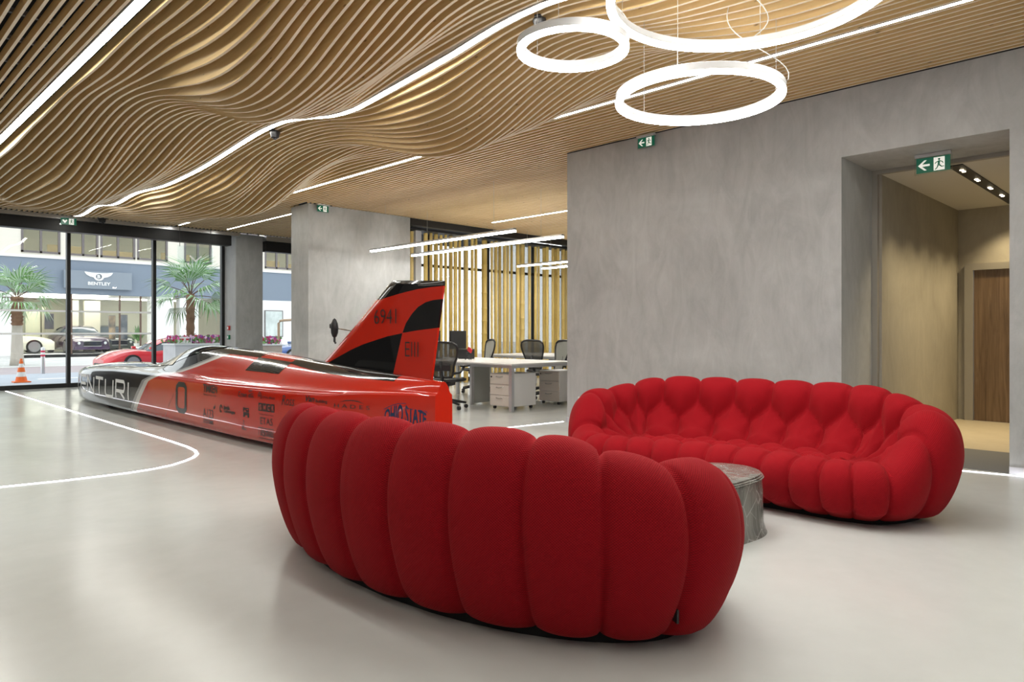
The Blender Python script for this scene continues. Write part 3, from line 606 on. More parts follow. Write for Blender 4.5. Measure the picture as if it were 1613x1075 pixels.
def build_sofa():
    nc = NP * CPW; taus = np.arange(nc) / CPW
    phi = np.interp(taus, cnt, ph); arcs = np.interp(taus, cnt, arc)
    SEAT = .345; cols = []
    for p_ in phi:
        a, b = outline(p_); H = rimH(a, b)
        L = .62; as_ = math.copysign(min(abs(a), SA - .60), a); bs = -.03
        fz = lambda f: SEAT + (H - SEAT) * f
        cp = [(.205, .03), (.115, .075), (.045, .30 * H), (.004, .56 * H), (.018, .80 * H), (.078, .95 * H), (.165, H), (.245, .93 * H if H > .5 else H - .02), (.31, fz(.48)), (.375, fz(.14)), (.47, fz(.02)), (.56, SEAT - .005), (.62, SEAT - .01)]
        cols.append((a, b, as_, bs, spline(cp, 6)))
    m = len(cols[0][4])
    # base points
    P = np.zeros((nc, m, 3)); D = np.zeros((nc, m))
    for i, (a, b, as_, bs, pr) in enumerate(cols):
        for j, (d, z) in enumerate(pr):
            q = d / .62; x, y = bend(a + (as_ - a) * q, b + (bs - b) * q); P[i, j] = (x, y, z); D[i, j] = d
    du = np.roll(P, -1, 0) - np.roll(P, 1, 0); dv = np.zeros_like(P); dv[:, 1:-1] = P[:, 2:] - P[:, :-2]; dv[:, 0] = P[:, 1] - P[:, 0]; dv[:, -1] = P[:, -1] - P[:, -2]
    N = np.cross(du, dv); ln = np.linalg.norm(N, axis=2, keepdims=True); N = N / np.maximum(ln, 1e-9)
    if N[0, 10] @ np.array([1, 0, 0]) < 0: N = -N
    N[:, -1] = (0, 0, 1)
    T_ = np.repeat(taus[:, None], m, 1); RHO = np.maximum((D - .23) / .17, 0); RHO[:, :42] = np.maximum(RHO[:, :42], 0)
    best = np.full(T_.shape, 9.); sec = np.full(T_.shape, 9.); cid = np.zeros(T_.shape, int)
    for k in range(4):
        off = .5 * (k % 2)
        base = np.round(T_ - .5 - off)
        for dd in (-1, 0, 1):
            ct = base + dd
            dist = np.sqrt(((T_ - .5 - off - ct) * 1.0) ** 2 + ((RHO - k) * .95) ** 2)
            idc = k * 1000 + (ct.astype(int) % NP)
            nb = dist < best; sec = np.where(nb, best, np.minimum(sec, dist)); cid = np.where(nb, idc, cid); best = np.where(nb, dist, best)
    e = np.clip((sec - best) / .92, 0, 1)
    fr = np.abs((T_ - .5) - np.round(T_ - .5)) * 2; e0 = 1 - fr
    e = np.where(RHO <= 0, e0, e)
    prof = np.sqrt(np.maximum(1 - (1 - e) ** 2.3, 0))
    fb = np.clip(RHO / .35, 0, 1); prof = prof * (1 - .6 * fb) + (1 - (1 - e) ** 1.8) * .6 * fb
    amp = np.where(RHO <= .01, .045, .045 + .045 * fb) * np.ones_like(T_)
    lw = np.linalg.norm(du, axis=2) / 2 * CPW; amp = amp * np.clip(lw / .2, .12, 1)
    jj = np.arange(m)[None, :]; amp = amp * np.clip(.35 + jj / 9., 0, 1)
    amp = amp * np.clip((.62 - D) / .12, 0, 1) ** .7
    V = P + N * ((prof - .55) * amp)[..., None]
    vl = np.concatenate([np.zeros((nc, 1)), np.cumsum(np.linalg.norm(np.diff(P, axis=1), axis=2), 1)], 1)
    # vertex normals of the whole cover
    du = np.roll(V, -1, 0) - np.roll(V, 1, 0); dv[:, 1:-1] = V[:, 2:] - V[:, :-2]; dv[:, 0] = V[:, 1] - V[:, 0]; dv[:, -1] = V[:, -1] - V[:, -2]
    VN = np.cross(du, dv); VN /= np.maximum(np.linalg.norm(VN, axis=2, keepdims=True), 1e-9)
    sgn = np.sign((VN * N).sum(2, keepdims=True)); VN *= np.where(sgn == 0, 1, sgn)
    cells = {}
    for i in range(nc):
        i2 = (i + 1) % nc
        for j in range(m - 1):
            # cell by majority at the quad centre
            c = cid[i, j] if True else 0
            cells.setdefault(int(c), []).append((i, j))
    groups = {}
    return V, VN, cells, nc, m, arcs, vl
V_, VN_, CELLS, NC, MM, ARCS, VL = build_sofa()
PERIM = arc[-1]
def sofa(name, label, loc, rz):
    r = thing(name, label, 'sofa', loc, rz, 'red tufted curved sofas')
    for cidx in sorted(CELLS):
        quads = CELLS[cidx]; idx = {}; vs = []; ns = []; fs = []; uvs = []
        for i, j in quads:
            q = []
            for (ii, jj) in ((i, j), (i + 1, j), (i + 1, j + 1), (i, j + 1)):
                key = (ii, jj)
                if key not in idx:
                    idx[key] = len(vs); vs.append(V_[ii % NC, jj]); ns.append(VN_[ii % NC, jj])
                    uvs.append((ARCS[ii % NC] + (PERIM if ii >= NC else 0), VL[ii % NC, jj]))
                q.append(idx[key])
            fs.append(q)
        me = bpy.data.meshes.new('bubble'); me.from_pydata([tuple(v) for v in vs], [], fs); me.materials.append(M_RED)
        ul = me.uv_layers.new(name='UVMap'); ul.data.foreach_set('uv', [c for lp in me.loops for c in uvs[lp.vertex_index]])
        me.polygons.foreach_set('use_smooth', [True] * len(fs)); me.normals_split_custom_set_from_vertices([tuple(n_) for n_ in ns]); me.update()
        link('bubble', me, r)
    pts = [bend(a * .85, b * .70) for a, b in (outline(2 * pi * k / 64) for k in range(64))]
    obj('plinth', MB().prism(pts, lambda u, v, t_: (u, v, t_), 0, .06), M_SBASE, r)
    return r
FS_C, FS_D = (-.31, 3.525), (.669, .743)              # centre (right, forward) and facing, in metres from the camera
BS_C, BS_D = (1.76, 5.38), (-.633, -.774)
def face_rz(fd):                                    # local -y is the sofa's front
    x = (fd[1] + fd[0]) * S2; y = (fd[1] - fd[0]) * S2
    return atan2(y, x) + pi / 2
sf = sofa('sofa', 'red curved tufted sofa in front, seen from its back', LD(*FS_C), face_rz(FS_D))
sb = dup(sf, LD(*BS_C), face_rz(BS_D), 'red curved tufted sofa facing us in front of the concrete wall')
Ms = Matrix.Translation(sf.location) @ Matrix.Rotation(sf.rotation_euler.z, 4, 'Z'); bestq = (9e9, None)
for i in range(0, NC, CPW):                           # woven tab sewn into the back seam that is nearest to it in the photo
    for j in range(4, 30):
        q = Ms @ Vector(V_[i, j]); d_ = (q.x + q.y) * S2; l_ = (q.x - q.y) * S2; e_ = hypot(CXP + FPX * l_ / d_ - 1059, HYP - FPX * (q.z - EYE) / d_ - 972) + (1000 if d_ > 3.2 else 0)
        if e_ < bestq[0]: bestq = (e_, i, j)
_, i, j = bestq; q = Vector(V_[i, j]); nv_ = Vector(VN_[i, j]); nv_.z = 0; nv_.normalize(); sd_ = Vector((-nv_.y, nv_.x, 0)) * .004
lt = MB(); c0 = q - nv_ * .01; c1 = q + nv_ * .05
lt.add([c0 - sd_, c0 + sd_, c1 + sd_, c1 - sd_] + [v + Vector((0, 0, .05)) for v in (c0 - sd_, c0 + sd_, c1 + sd_, c1 - sd_)], [(0, 1, 2, 3), (4, 5, 6, 7), (0, 1, 5, 4), (1, 2, 6, 5), (2, 3, 7, 6), (3, 0, 4, 7)])
obj('label_tab', lt, M_DARK, sf)['label'] = 'small black fabric tab in a back seam'

# ================================================================== COFFEE TABLE
M_TAB = mat('smoky_etched_glass', (.3, .29, .26), .12, trans=.45, ior=1.35); t = NT(M_TAB)
vo = t.n('ShaderNodeTexVoronoi', feature='DISTANCE_TO_EDGE'); vo.inputs['Scale'].default_value = 8; t.l(t.coord('Object', (1, 1, .6), rot=(.3, .2, 0)), vo.inputs['Vector'])
v2 = t.n('ShaderNodeTexVoronoi', feature='DISTANCE_TO_EDGE'); v2.inputs['Scale'].default_value = 13; t.l(t.coord('Object', (1.3, 1, .4), rot=(0, .5, .4)), v2.inputs['Vector'])
ln = t.math('MAXIMUM', t.ramp(vo.outputs['Distance'], [(.0, 1.), (.02, 0.)]), t.math('MULTIPLY', t.ramp(v2.outputs['Distance'], [(.0, 1.), (.018, 0.)]), .6))
nz = t.noise(t.coord('Object', (1, 1, .25)), 11, 4, .6)
bc = t.mix(t.ramp(nz, [(.35, 0.), (.65, 1.)]), (.24, .235, .21), (.42, .41, .37)); t.l(t.mix(ln, bc, (.72, .72, .68)), t.b.inputs['Base Color']); t.bump(nz, .35, .02)
TABC = (1.12, 4.25)
tb = thing('coffee_table', 'low grey smoky glass coffee table between the two red sofas', 'table', LD(*TABC))
def toutline(k, n=64):
    a = 2 * pi * k / n; r = .40 * (1 + .10 * cos(2 * a + .4) + .05 * cos(3 * a + 1.2)); return r * cos(a), r * sin(a) * .92
def tring(s, z, wob=0.):
    out = []
    for k in range(64):
        x, y = toutline(k); f = s + wob * sin(5 * 2 * pi * k / 64 + 1); out.append((x * f, y * f, z))
    return out
sk = MB().grid([tring(*q) for q in ((1.04, .0, .02), (1.02, .012, .02), (.985, .06, .018), (.978, .16, .014), (.975, .25, .008), (.962, .30, 0), (.968, .318, 0), (.95, .322, 0), (.93, .30, 0), (.92, .2, .01), (.95, .08, .02), (1.01, .0, .02))], wv=True)
obj('skirt', sk, M_TAB, tb, smooth=True, angle=50)
for k, (s0, z0, z1) in enumerate(((.99, .322, .331), (.972, .332, .341), (.945, .342, .352))):
    L_ = MB().grid([tring(s0 * q, z0 + (z1 - z0) * f) for q, f in ((.985, 0), (1, .25), (1, .7), (.985, 1), (.8, 1.0))], wv=True)
    L_.f += [tuple(range(63, -1, -1)), tuple(4 * 64 + q for q in range(64))]; L_.m += [0, 0]
    obj('top_layer', L_, M_TAB, tb, smooth=True, angle=40)
# ================================================================== LAND SPEED CAR
CX0, CY0 = 3.84, 9.8
CAR = thing('land_speed_car', 'long low black and red streamlined record car with tall tail fin', 'race car', (CX0, CY0, 0))
def itp(y, tab): return float(np.interp(y, [a for a, b in tab], [b for a, b in tab]))
TW = [(4.66, .095), (5.1, .22), (5.6, .345), (6.2, .455), (6.8, .52), (7.5, .55), (8.6, .555), (12, .555), (13, .552), (13.6, .535), (14.0, .49), (14.35, .41), (14.65, .30), (14.85, .19), (14.97, .08), (15.0, .02)]
TS = [(4.66, .672), (6, .635), (8, .62), (10, .625), (12, .63), (13, .61), (13.8, .57), (14.4, .51), (14.8, .43), (15.0, .34)]
TT = [(4.66, .775), (5.5, .825), (6.6, .895), (7.36, .945), (8.05, .98), (8.83, 1.007), (9.4, 1.02), (9.75, 1.01), (10.0, .985), (10.3, .92), (10.7, .80), (11.0, .735), (11.3, .715), (12, .715), (13, .70), (13.8, .655), (14.4, .585), (14.8, .485), (15.0, .36)]
TQ = [(4.66, 1.), (6, 1.25), (8.5, 1.45), (9.5, 1.8), (10.5, 1.9), (11.1, .8), (15, .7)]
def smooth_itp(y, tab):
    return sum(itp(y + k * .09, tab) * wgt_ for k, wgt_ in ((-2, .1), (-1, .2), (0, .4), (1, .2), (2, .1))) if 4.9 < y < 14.7 else itp(y, tab)
def cpar(Y): return smooth_itp(Y, TW), smooth_itp(Y, TS), max(smooth_itp(Y, TT), smooth_itp(Y, TS) + .015), smooth_itp(Y, TQ)
ZB = .055
def deck(Y, s):                                      # s in 0..1 from spine to shoulder
    W, zs, zt, q = cpar(Y); r = min(.06, W * .3); return s * (W - r), zs + .012 + (zt - zs - .012) * max(1 - s * s, 0) ** q
def side(Y, z):
    W, zs, zt, q = cpar(Y); return float(np.interp(z, [ZB, ZB + .05, .3, max(zs - .07, .31)], [W * .93, W - .012 * W / .55, W, W - .006]))
def section(Y):
    W, zs, zt, q = cpar(Y); r = min(.06, W * .3); k = W / .555
    P = [(0, ZB + .0), (W * .8, ZB), (W * .93, ZB + .006), (W - .012 * k, ZB + .05), (W - .004 * k, .2 if zs > .4 else zs * .5), (W, min(.3, zs * .7)), (W - .003 * k, zs - .12 if zs > .45 else zs * .8), (W - .006 * k, zs - .07 * min(1, zs / .6)),
         (W - .014 * k, zs - .04), (W - .03 * k, zs - .012), (W - r * .8, zs + .004)]
    for i in range(14):
        s_ = 1 - i / 13.; P.append(deck(Y, s_))
    return P
ys = [4.66 + (14.0 - 4.66) * i / 74 for i in range(75)] + [14.0 + q for q in (.1, .2, .3, .4, .5, .58, .66, .73, .8, .86, .91, .95, .98, 1.0)]
rows = []
for Y in ys:
    h_ = section(Y); full = [(x, z) for x, z in h_] + [(-x, z) for x, z in reversed(h_[1:-1])]
    rows.append([(x, Y - CY0, z) for x, z in full])
body = MB().grid(rows, wv=True); nn = len(rows[0])
body.f += [tuple(range(nn - 1, -1, -1)), tuple((len(rows) - 1) * nn + k for k in range(nn))]; body.m += [0, 0]
M_CARR = mat('car_red', (.54, .024, .010), .22, coat=1.)
M_CARK = mat('car_black', (.008, .008, .009), .12, coat=1.)
M_CARW = mat('car_white', (.70, .69, .66), .2, coat=.6)
M_CARB = mat('car_body_paint', (.6, .03, .01), .2, coat=1., spec=.15); t = NT(M_CARB)
sp = t.n('ShaderNodeSeparateXYZ'); t.l(t.n('ShaderNodeTexCoord').outputs['Object'], sp.inputs[0])
band = t.ramp(sp.outputs[2], [(z, (Y - 8.) / 4.) for z, Y in ((.07, 10.81), (.3, 10.55), (.53, 10.27), (.64, 9.85), (.68, 9.45), (.76, 9.1), (.86, 8.75), (.97, 8.42), (1.0, 8.35))])
bandY = t.math('ADD', t.math('MULTIPLY', band, 4.), 8. - CY0); dy = t.math('SUBTRACT', sp.outputs[1], bandY)
c = t.mix(t.math('GREATER_THAN', dy, 0.), (.54, .024, .010), (.72, .71, .68)); c = t.mix(t.math('GREATER_THAN', dy, .15), c, (.36, .36, .36)); c = t.mix(t.math('GREATER_THAN', dy, .26), c, (.008, .008, .009))
t.l(c, t.b.inputs['Base Color'])
bo = obj('body', body, M_CARB, CAR, smooth=True, angle=38)
def dpatch(name, y0, y1, s0, s1, m, off=.003, nY=14, nS=6, sgn=-1, fs=None):   # patch lying on the deck
    P = []
    for i in range(nY + 1):
        Y = y0 + (y1 - y0) * i / nY; a0, a1 = fs(i / nY) if fs else (s0, s1); r_ = []
        for j in range(nS + 1):
            x, z = deck(Y, abs(a0 + (a1 - a0) * j / nS)); sg = sgn if (a0 + (a1 - a0) * j / nS) >= 0 else -sgn; r_.append((sg * x, Y - CY0, z + off))
        P.append(r_)
    return obj(name, MB().grid(P), m, CAR, smooth=True)
L_ = .74
for y0, y1, s0, s1 in ((7.72, 8.75, 0, .36), (6.98, 7.74, .36, .70), (6.3, 7.0, 0, .36), (7.72, 8.7, -.36, -.70), (6.3, 7.0, -.36, -.70)):
    dpatch('checker_patch', y0, y1, s0, s1, M_CARK)
dpatch('fin_root_patch', 5.22, 6.98, 0, .1, M_CARK, fs=lambda u: (0, .60 - .20 * u * u))
# canopy glazing
M_CANO = mat('tinted_canopy', (.02, .02, .021), .04, coat=1.)
M_WSCR = mat('windscreen_smoke', (.17, .155, .13), .05, coat=1.)
dpatch('windscreen', 10.12, 11.1, -.62, .62, M_WSCR, .006, 16, 16, fs=lambda u: (-.66 + .0 * u, .66))
dpatch('canopy_glass', 8.95, 10.02, -.60, .60, M_CANO, .006, 16, 16, fs=lambda u: (-(.18 + .44 * u), .18 + .44 * u))
dpatch('canopy_frame', 10.0, 10.14, -.68, .68, mat('canopy_frame_metal', (.55, .45, .33), .18, 1.), .010, 3, 16)
for y0, k_ in ((9.33, -1.1), (11.1, .85)):
    P = [[(-(side(y0 + (z - .4) * k_, z) + .0015), y0 + q + (z - .4) * k_ - CY0, z) for q in (0, .008)] for z in [ZB + .05 + (.55 - ZB - .05) * k / 12 for k in range(13)]]
    obj('panel_seam', MB().grid(P), M_DARK, CAR)
# fin
fx = CX0 - .03
fp = lambda x, y: PX(490 + x / 5.374, 420 + y / 5.374, fx)[1:]
out = [fp(*q) for q in ((1110, 118), (1000, 112), (900, 106), (810, 106), (740, 114), (690, 134), (640, 178), (520, 315), (380, 478), (240, 640), (120, 775), (60, 830))]
TR0, TR1 = fp(1110, 118), fp(1005, 925)
LE = out[3:]
def lead(z): return float(np.interp(z, [p_[1] for p_ in reversed(LE)], [p_[0] for p_ in reversed(LE)]))
def trail(z): return TR1[0] + (TR0[0] - TR1[0]) * (z - TR1[1]) / (TR0[1] - TR1[1])
zt_ = TR0[1]; ztop_l = out[3][1]
rows = []
nv, nu = 36, 40
for side_ in (-1, 1):
    g_ = []
    for i in range(nv + 1):
        v_ = i / nv; r_ = []
        for j in range(nu + 1):
            u = (j / nu) ** 1.5
            zb_ = .70
            z = zb_ + (zt_ - zb_) * v_
            zc = min(z, ztop_l - .001); yl, yt = lead(zc), trail(z)
            Y = yl + (yt - yl) * u
            ztp = z + (ztop_l - zt_) * v_ ** 3 * (1 - u)
            h_ = .042 * min(1, sqrt(max(u * (yl - yt) / .16, 0))) * (1 - .75 * max(0, u - .35) / .65) * (1.15 - .3 * v_)
            h_ *= sqrt(max(0, 1 - max(0, (v_ - .965) / .035) ** 2))
            if i == nv: h_ = 0
            r_.append((side_ * h_, Y - CY0, ztp))
        g_.append(r_)
    rows.append(g_)
fin = MB().grid(rows[0]); fin.grid(rows[1])
for i in range(nv):                                   # close the trailing edge
    a = rows[0][i][-1]; b = rows[1][i][-1]; c_ = rows[1][i + 1][-1]; d_ = rows[0][i + 1][-1]; fin.add([a, b, c_, d_], [(0, 1, 2, 3)])
M_FINP = mat('fin_paint', (.6, .03, .01), .2, coat=1., spec=.15); t = NT(M_FINP)
sp = t.n('ShaderNodeSeparateXYZ'); t.l(t.n('ShaderNodeTexCoord').outputs['Object'], sp.inputs[0])
YL, YH = 4.5, 7.0
yn = t.math('DIVIDE', t.math('SUBTRACT', sp.outputs[1], YL - CY0), YH - YL)
def zf(pts):
    P = sorted(((fp(*q)[0] - YL) / (YH - YL), fp(*q)[1] / 2) for q in pts); return t.math('MULTIPLY', t.ramp(yn, P), 2.)
f1 = zf(((595, 280), (700, 247), (800, 217), (900, 192), (1000, 175), (1112, 163)))
f2 = zf(((770, 565), (800, 480), (850, 400), (900, 342), (960, 303), (1020, 284), (1092, 275)))
f3 = zf(((770, 563), (900, 540), (1055, 520)))
f4 = zf(((165, 810), (250, 760), (350, 705), (450, 660), (550, 625), (650, 592), (770, 565)))
a, b = fp(770, 565), fp(690, 920)
dl = t.math('SUBTRACT', sp.outputs[1], t.math('ADD', t.math('MULTIPLY', t.math('SUBTRACT', sp.outputs[2], a[1]), (b[0] - a[0]) / (b[1] - a[1])), a[0] - CY0))   # >0: ahead of the divider
Z_ = sp.outputs[2]; AND = lambda p_, q: t.math('MULTIPLY', p_, q); GT = lambda p_, q: t.math('GREATER_THAN', p_, q)
k1 = GT(Z_, f1); k2 = AND(AND(GT(f2, Z_), GT(Z_, f3)), GT(a[0] - CY0, sp.outputs[1])); k3 = AND(GT(f4, Z_), GT(dl, 0.))
kk = t.math('MAXIMUM', k1, t.math('MAXIMUM', k2, k3))
t.l(t.mix(kk, (.54, .024, .010), (.008, .008, .009)), t.b.inputs['Base Color'])
fo = obj('tail_fin', fin, M_FINP, CAR, smooth=True, angle=40)
pp = PX(527, 517, CX0); ws = MB()
ws.lathe([(.002, -.1), (.022, -.09), (.036, -.05), (.04, 0), (.034, .05), (.02, .085), (.002, .1)], (0, pp[1] - CY0, pp[2]), 14)
ws.lathe([(.002, -.03), (.02, -.02), (.02, .02), (.002, .03)], (-.01, pp[1] - CY0 + .045, pp[2] + .02), 10)
ws.tube([(0, pp[1] - CY0, pp[2] - .09), (0, pp[1] - CY0 + .0, pp[2] - .14), (0, pp[1] - CY0 - .02, pp[2] - .155)], .012, 6)
wo = obj('mirror_pod', ws, M_DARK, CAR, smooth=True)
q0 = PX(551, 521, CX0)
obj('rod', MB().tube([(0, pp[1] - CY0, pp[2]), (0, q0[1] - CY0 - .05, q0[2] - .005)], .006, 6), M_CHROME, wo)

for yw in (6.9, 12.6):
    for s_ in (-1, 1): obj('wheel', MB().lathe([(.2, -.07), (.26, -.06), (.27, 0), (.26, .06), (.2, .07)], (s_ * .36, yw - CY0, .27), 20, M=Matrix.Rotation(pi / 2, 4, 'Y')), M_DARK, CAR)
# --- lettering: stroke letters and text laid on the near flank
def strip(pts, wd, fn, dens=.03, mb=None):
    mb = mb or MB(); P = [Vector((*q, 0)) for q in pts]; D_ = []
    for a_, b_ in zip(P[:-1], P[1:]):
        n_ = max(1, int((b_ - a_).length / dens)); D_ += [a_.lerp(b_, k / n_) for k in range(n_)]
    D_.append(P[-1]); vs = []
    for i, q in enumerate(D_):
        t1 = (D_[min(i + 1, len(D_) - 1)] - q); t0 = (q - D_[max(i - 1, 0)])
        t1 = t1.normalized() if t1.length > 1e-6 else t0.normalized(); t0 = t0.normalized() if t0.length > 1e-6 else t1
        n0, n1 = Vector((-t0.y, t0.x, 0)), Vector((-t1.y, t1.x, 0)); n_ = (n0 + n1); n_ = n_.normalized() if n_.length > 1e-3 else n1
        sc_ = wd / 2 / max(.5, n_.dot(n1)); vs += [fn(*(q + n_ * sc_).xy), fn(*(q - n_ * sc_).xy)]
    return mb.add(vs, [(2 * i, 2 * i + 1, 2 * i + 3, 2 * i + 2) for i in range(len(D_) - 1)])
def flank(Yc, zc, off=.004):                          # text x runs tailwards
    return lambda x, y: (-(side(Yc - x, zc + y) + off), Yc - x - CY0, zc + y)
def arcp(cx, cy, r, a0, a1, n=7): return [(cx + r * cos(radians(a0 + (a1 - a0) * k / n)), cy + r * sin(radians(a0 + (a1 - a0) * k / n))) for k in range(n + 1)]
H_ = .255; r_ = .07
VL_ = {'V': (.46, [[(.0, H_), (.23, 0), (.46, H_)]]),
 'E': (.42, [[(.42, H_)] + arcp(r_, H_ - r_, r_, 90, 180) + arcp(r_, r_, r_, 180, 270) + [(.42, 0)], [(.0, H_ / 2), (.40, H_ / 2)]]),
 'N': (.44, [[(0, 0), (0, H_), (.44, 0), (.44, H_)]]),
 'T': (.46, [[(0, H_), (.46, H_)], [(.23, H_), (.23, 0)]]),
 'U': (.42, [[(0, H_)] + arcp(r_, r_, r_, 180, 270) + arcp(.42 - r_, r_, r_, 270, 360) + [(.42, H_)]]),
 'R': (.42, [[(0, 0), (0, H_)] + arcp(.42 - .06, H_ - .06, .06, 90, 0) + arcp(.42 - .06, H_ - .085, .06, 0, -90) + [(0, H_ - .145)], [(.2, H_ - .145), (.42, 0)]]),
 'I': (.0, [[(0, 0), (0, H_)]])}
def span_letter(ch, pxa, pxb):
    Ya = PX(pxa, 600, CX0 - .556)[1]; Yb = PX(pxb, 600, CX0 - .556)[1]; wd, strokes = VL_[ch]
    k = (Ya - Yb) / wd if wd else 1
    for s_ in strokes: strip([(x * k, y) for x, y in s_], .048, flank(Ya, .215), mb=ven)
ven = MB()
for ch, a_, b_ in (('E', 125, 134.5), ('N', 137, 147.5), ('T', 150.5, 162), ('U', 166, 178), ('R', 182.5, 196), ('I', 202, 202)): span_letter(ch, a_, b_)
for s_ in VL_['V'][1]: strip([(x, y) for x, y in s_], .048, flank(14.36, .215), mb=ven)
obj('lettering', ven, mat('decal_white', (.92, .92, .92), .35), CAR)['label'] = 'white lettering reading VENTURI on the black nose'
M_DECK = mat('decal_dark', (.02, .025, .025), .3)
M_DECB = mat('decal_navy', (.012, .03, .09), .3)
def text_mb(s_, fn, size, xs=1., mb=None, bold=0., align='LEFT', shear=0.):
    cu = bpy.data.curves.new('txt', 'FONT'); cu.body = s_; cu.size = 1; cu.align_x = align; cu.offset = bold; cu.shear = shear; cu.resolution_u = 3
    ob_ = bpy.data.objects.new('txt', cu); COL.objects.link(ob_)
    me = bpy.data.meshes.new_from_object(ob_.evaluated_get(bpy.context.evaluated_depsgraph_get()))
    k = size / .7; mb = mb or MB()
    mb.add([fn(v.co.x * k * xs, v.co.y * k) for v in me.vertices], [tuple(p_.vertices) for p_ in me.polygons])
    bpy.data.objects.remove(ob_); bpy.data.curves.remove(cu); bpy.data.meshes.remove(me); return mb
def at_side(px, py):
    X = CX0 - .556
    for _ in range(8):
        _, Y, z = PX(px, py, X); X = CX0 - side(min(max(Y, 4.7), 14.9), min(max(z, .1), .55))
    return Y, z
def decal(s_, px0, py0, px1, hpx, m=M_DECK, bold=0., shear=0., label=None):
    """text from pixel (px0, py0 = baseline at left) to px1, letter height hpx pixels"""
    Y0, z0 = at_side(px0, py0); Y1, _ = at_side(px1, py0); zt1 = at_side(px0, py0 - hpx)[1]
    probe = text_mb(s_, lambda x, y: (x, y, 0), zt1 - z0, 1., bold=bold, shear=shear); wd = max(v[0] for v in probe.v)
    o = obj('decal', text_mb(s_, flank(Y0, z0), zt1 - z0, (Y0 - Y1) / wd, bold=bold, shear=shear), m, CAR)
    if label: o['label'] = label
    return o
def dbox(polys, px0, py0, px1, py1, m=M_DECK, label=None):
    Y0, z0 = at_side(px0, py1); Y1, _ = at_side(px1, py1); z1 = at_side(px0, py0)[1]; g = MB(); f_ = flank(Y0, z0)
    for p_ in polys: g.add([f_(u * (Y0 - Y1), v * (z1 - z0)) for u, v in p_], [tuple(range(len(p_)))])
    o = obj('decal', g, m, CAR)
    if len(polys) > 1: o['kind'] = 'stuff'
    return o
# the octagonal 0
Y0, z0 = at_side(279, 646); Y1, _ = at_side(293, 646); z1 = at_side(279, 605)[1]; ww, hh = Y0 - Y1, z1 - z0; g = MB()
strip([(.22 * ww, 0), (.78 * ww, 0), (ww, hh * .12), (ww, hh * .88), (.78 * ww, hh), (.22 * ww, hh), (0, hh * .88), (0, hh * .12), (.22 * ww, 0), (.3 * ww, 0)], .062, flank(Y0, z0), mb=g)
obj('decal', g, M_DECK, CAR)['label'] = 'large dark number 0'
decal('TIMKEN', 320.5, 617, 342.5, 12, bold=.03)
decal('Where You Turn', 320.5, 622.5, 341, 3)
decal('A123', 320.5, 657, 336.5, 14)
decal('SYSTEMS', 321, 666, 336.5, 6, bold=.02)
decal('Battelle', 352.5, 644.5, 362, 6, bold=.03); decal('Technologies', 352.5, 649.5, 370.5, 5, bold=.03)
dbox([[(.5 + .5 * cos(a_ + d_) * k_, .5 + .5 * sin(a_ + d_) * k_) for a_, d_, k_ in ((i * .6, 0, 1), (i * .6, .6, 1), (i * .6, .6, .55), (i * .6, 0, .55))] for i in range(9)], 346, 637, 350.5, 650)
dbox([[(0, .05), (.5, 0), (1, .5), (.6, 1), (.7, .55), (.2, .5)]], 336.5, 636, 339.5, 645)
decal('Crown', 375, 625, 389, 9, shear=.3, bold=.01); decal('LIFT', 392, 618, 398, 4, bold=.03); decal('ONE INC', 391, 626, 400, 4, bold=.03)
dbox([[(0, 0), (.4, .7), (.8, .9), (1, .6), (.8, .65), (.4, .4)]], 391, 618.5, 400.5, 623)
decal('TOTAL SIM LLC', 414, 627.5, 434, 3.5, bold=.01)
dbox([[(.5 + k_ * .5 * cos(a_), k_ * sin(a_)) for k_, a_ in ((1, q), (1, q + .4), (.85, q + .4), (.85, q))] for q in (0, .4, .8, 1.2, 1.6, 2., 2.4)] + [[(.5 + k_ * .5 * cos(a_), k_ * sin(a_)) for k_, a_ in ((.6, q), (.6, q + .4), (.42, q + .4), (.42, q))] for q in (0, .4, .8, 1.2, 1.6, 2., 2.4)], 406, 617, 413, 628)
g4 = [[(.0, 0), (.23, 0), (.23, 1), (0, 1)], [(.26, 0), (.49, 0), (.49, 1), (.26, 1)], [(.52, 0), (.75, 0), (.75, 1), (.52, 1)], [(.78, 0), (1, 0), (1, 1), (.78, 1)]]
for q_ in g4: dbox([q_], 407.5, 634.5, 432.5, 647)
for i, ch in enumerate('SMCK'): decal(ch, 408.8 + 6.5 * i, 645.2 + .75 * i, 412.4 + 6.5 * i, 8, M_CARR, bold=.02).name
for o_ in list(CAR.children)[-4:]: o_.location.x -= .003
decal('The Innovation Center', 408, 653, 432, 2.5)
decal('ETAS', 410, 668, 430, 11)
dbox([[(0, .93), (1, .93), (1, 1), (0, 1)], [(0, 0), (1, 0), (1, .05), (0, .05)], [(.0, .2), (.02, .2), (.02, .8), (.0, .8)], [(.98, .2), (1, .2), (1, .8), (.98, .8)]], 408.5, 673, 432.5, 690)
decal('UNLIMITED', 411, 680, 430, 3, bold=.02); decal('SQUARE', 410.5, 686, 431, 6, bold=.03)
decal('PG', 383, 648, 392.5, 6, bold=.05); decal('PI', 383.5, 656.5, 392.5, 7, bold=.05)
decal('Z', 383, 668, 386, 6); decal('K', 382, 675, 386.5, 5); decal('SPEED', 381, 677, 389, 3)
decal('Ross', 443.5, 638, 464, 16, shear=.25, bold=-.005)
decal('Van', 480, 632, 496, 9, shear=.3, bold=.02); decal('Building', 497, 634, 516, 5, bold=.015)
decal('H A D E S', 526, 641.5, 583, 6)
dbox([[(0, 0), (.25, .6), (.5, .8), (.75, .6), (1, 0), (.75, .9), (.5, 1.1), (.25, .9)]], 535, 629.5, 575, 634)
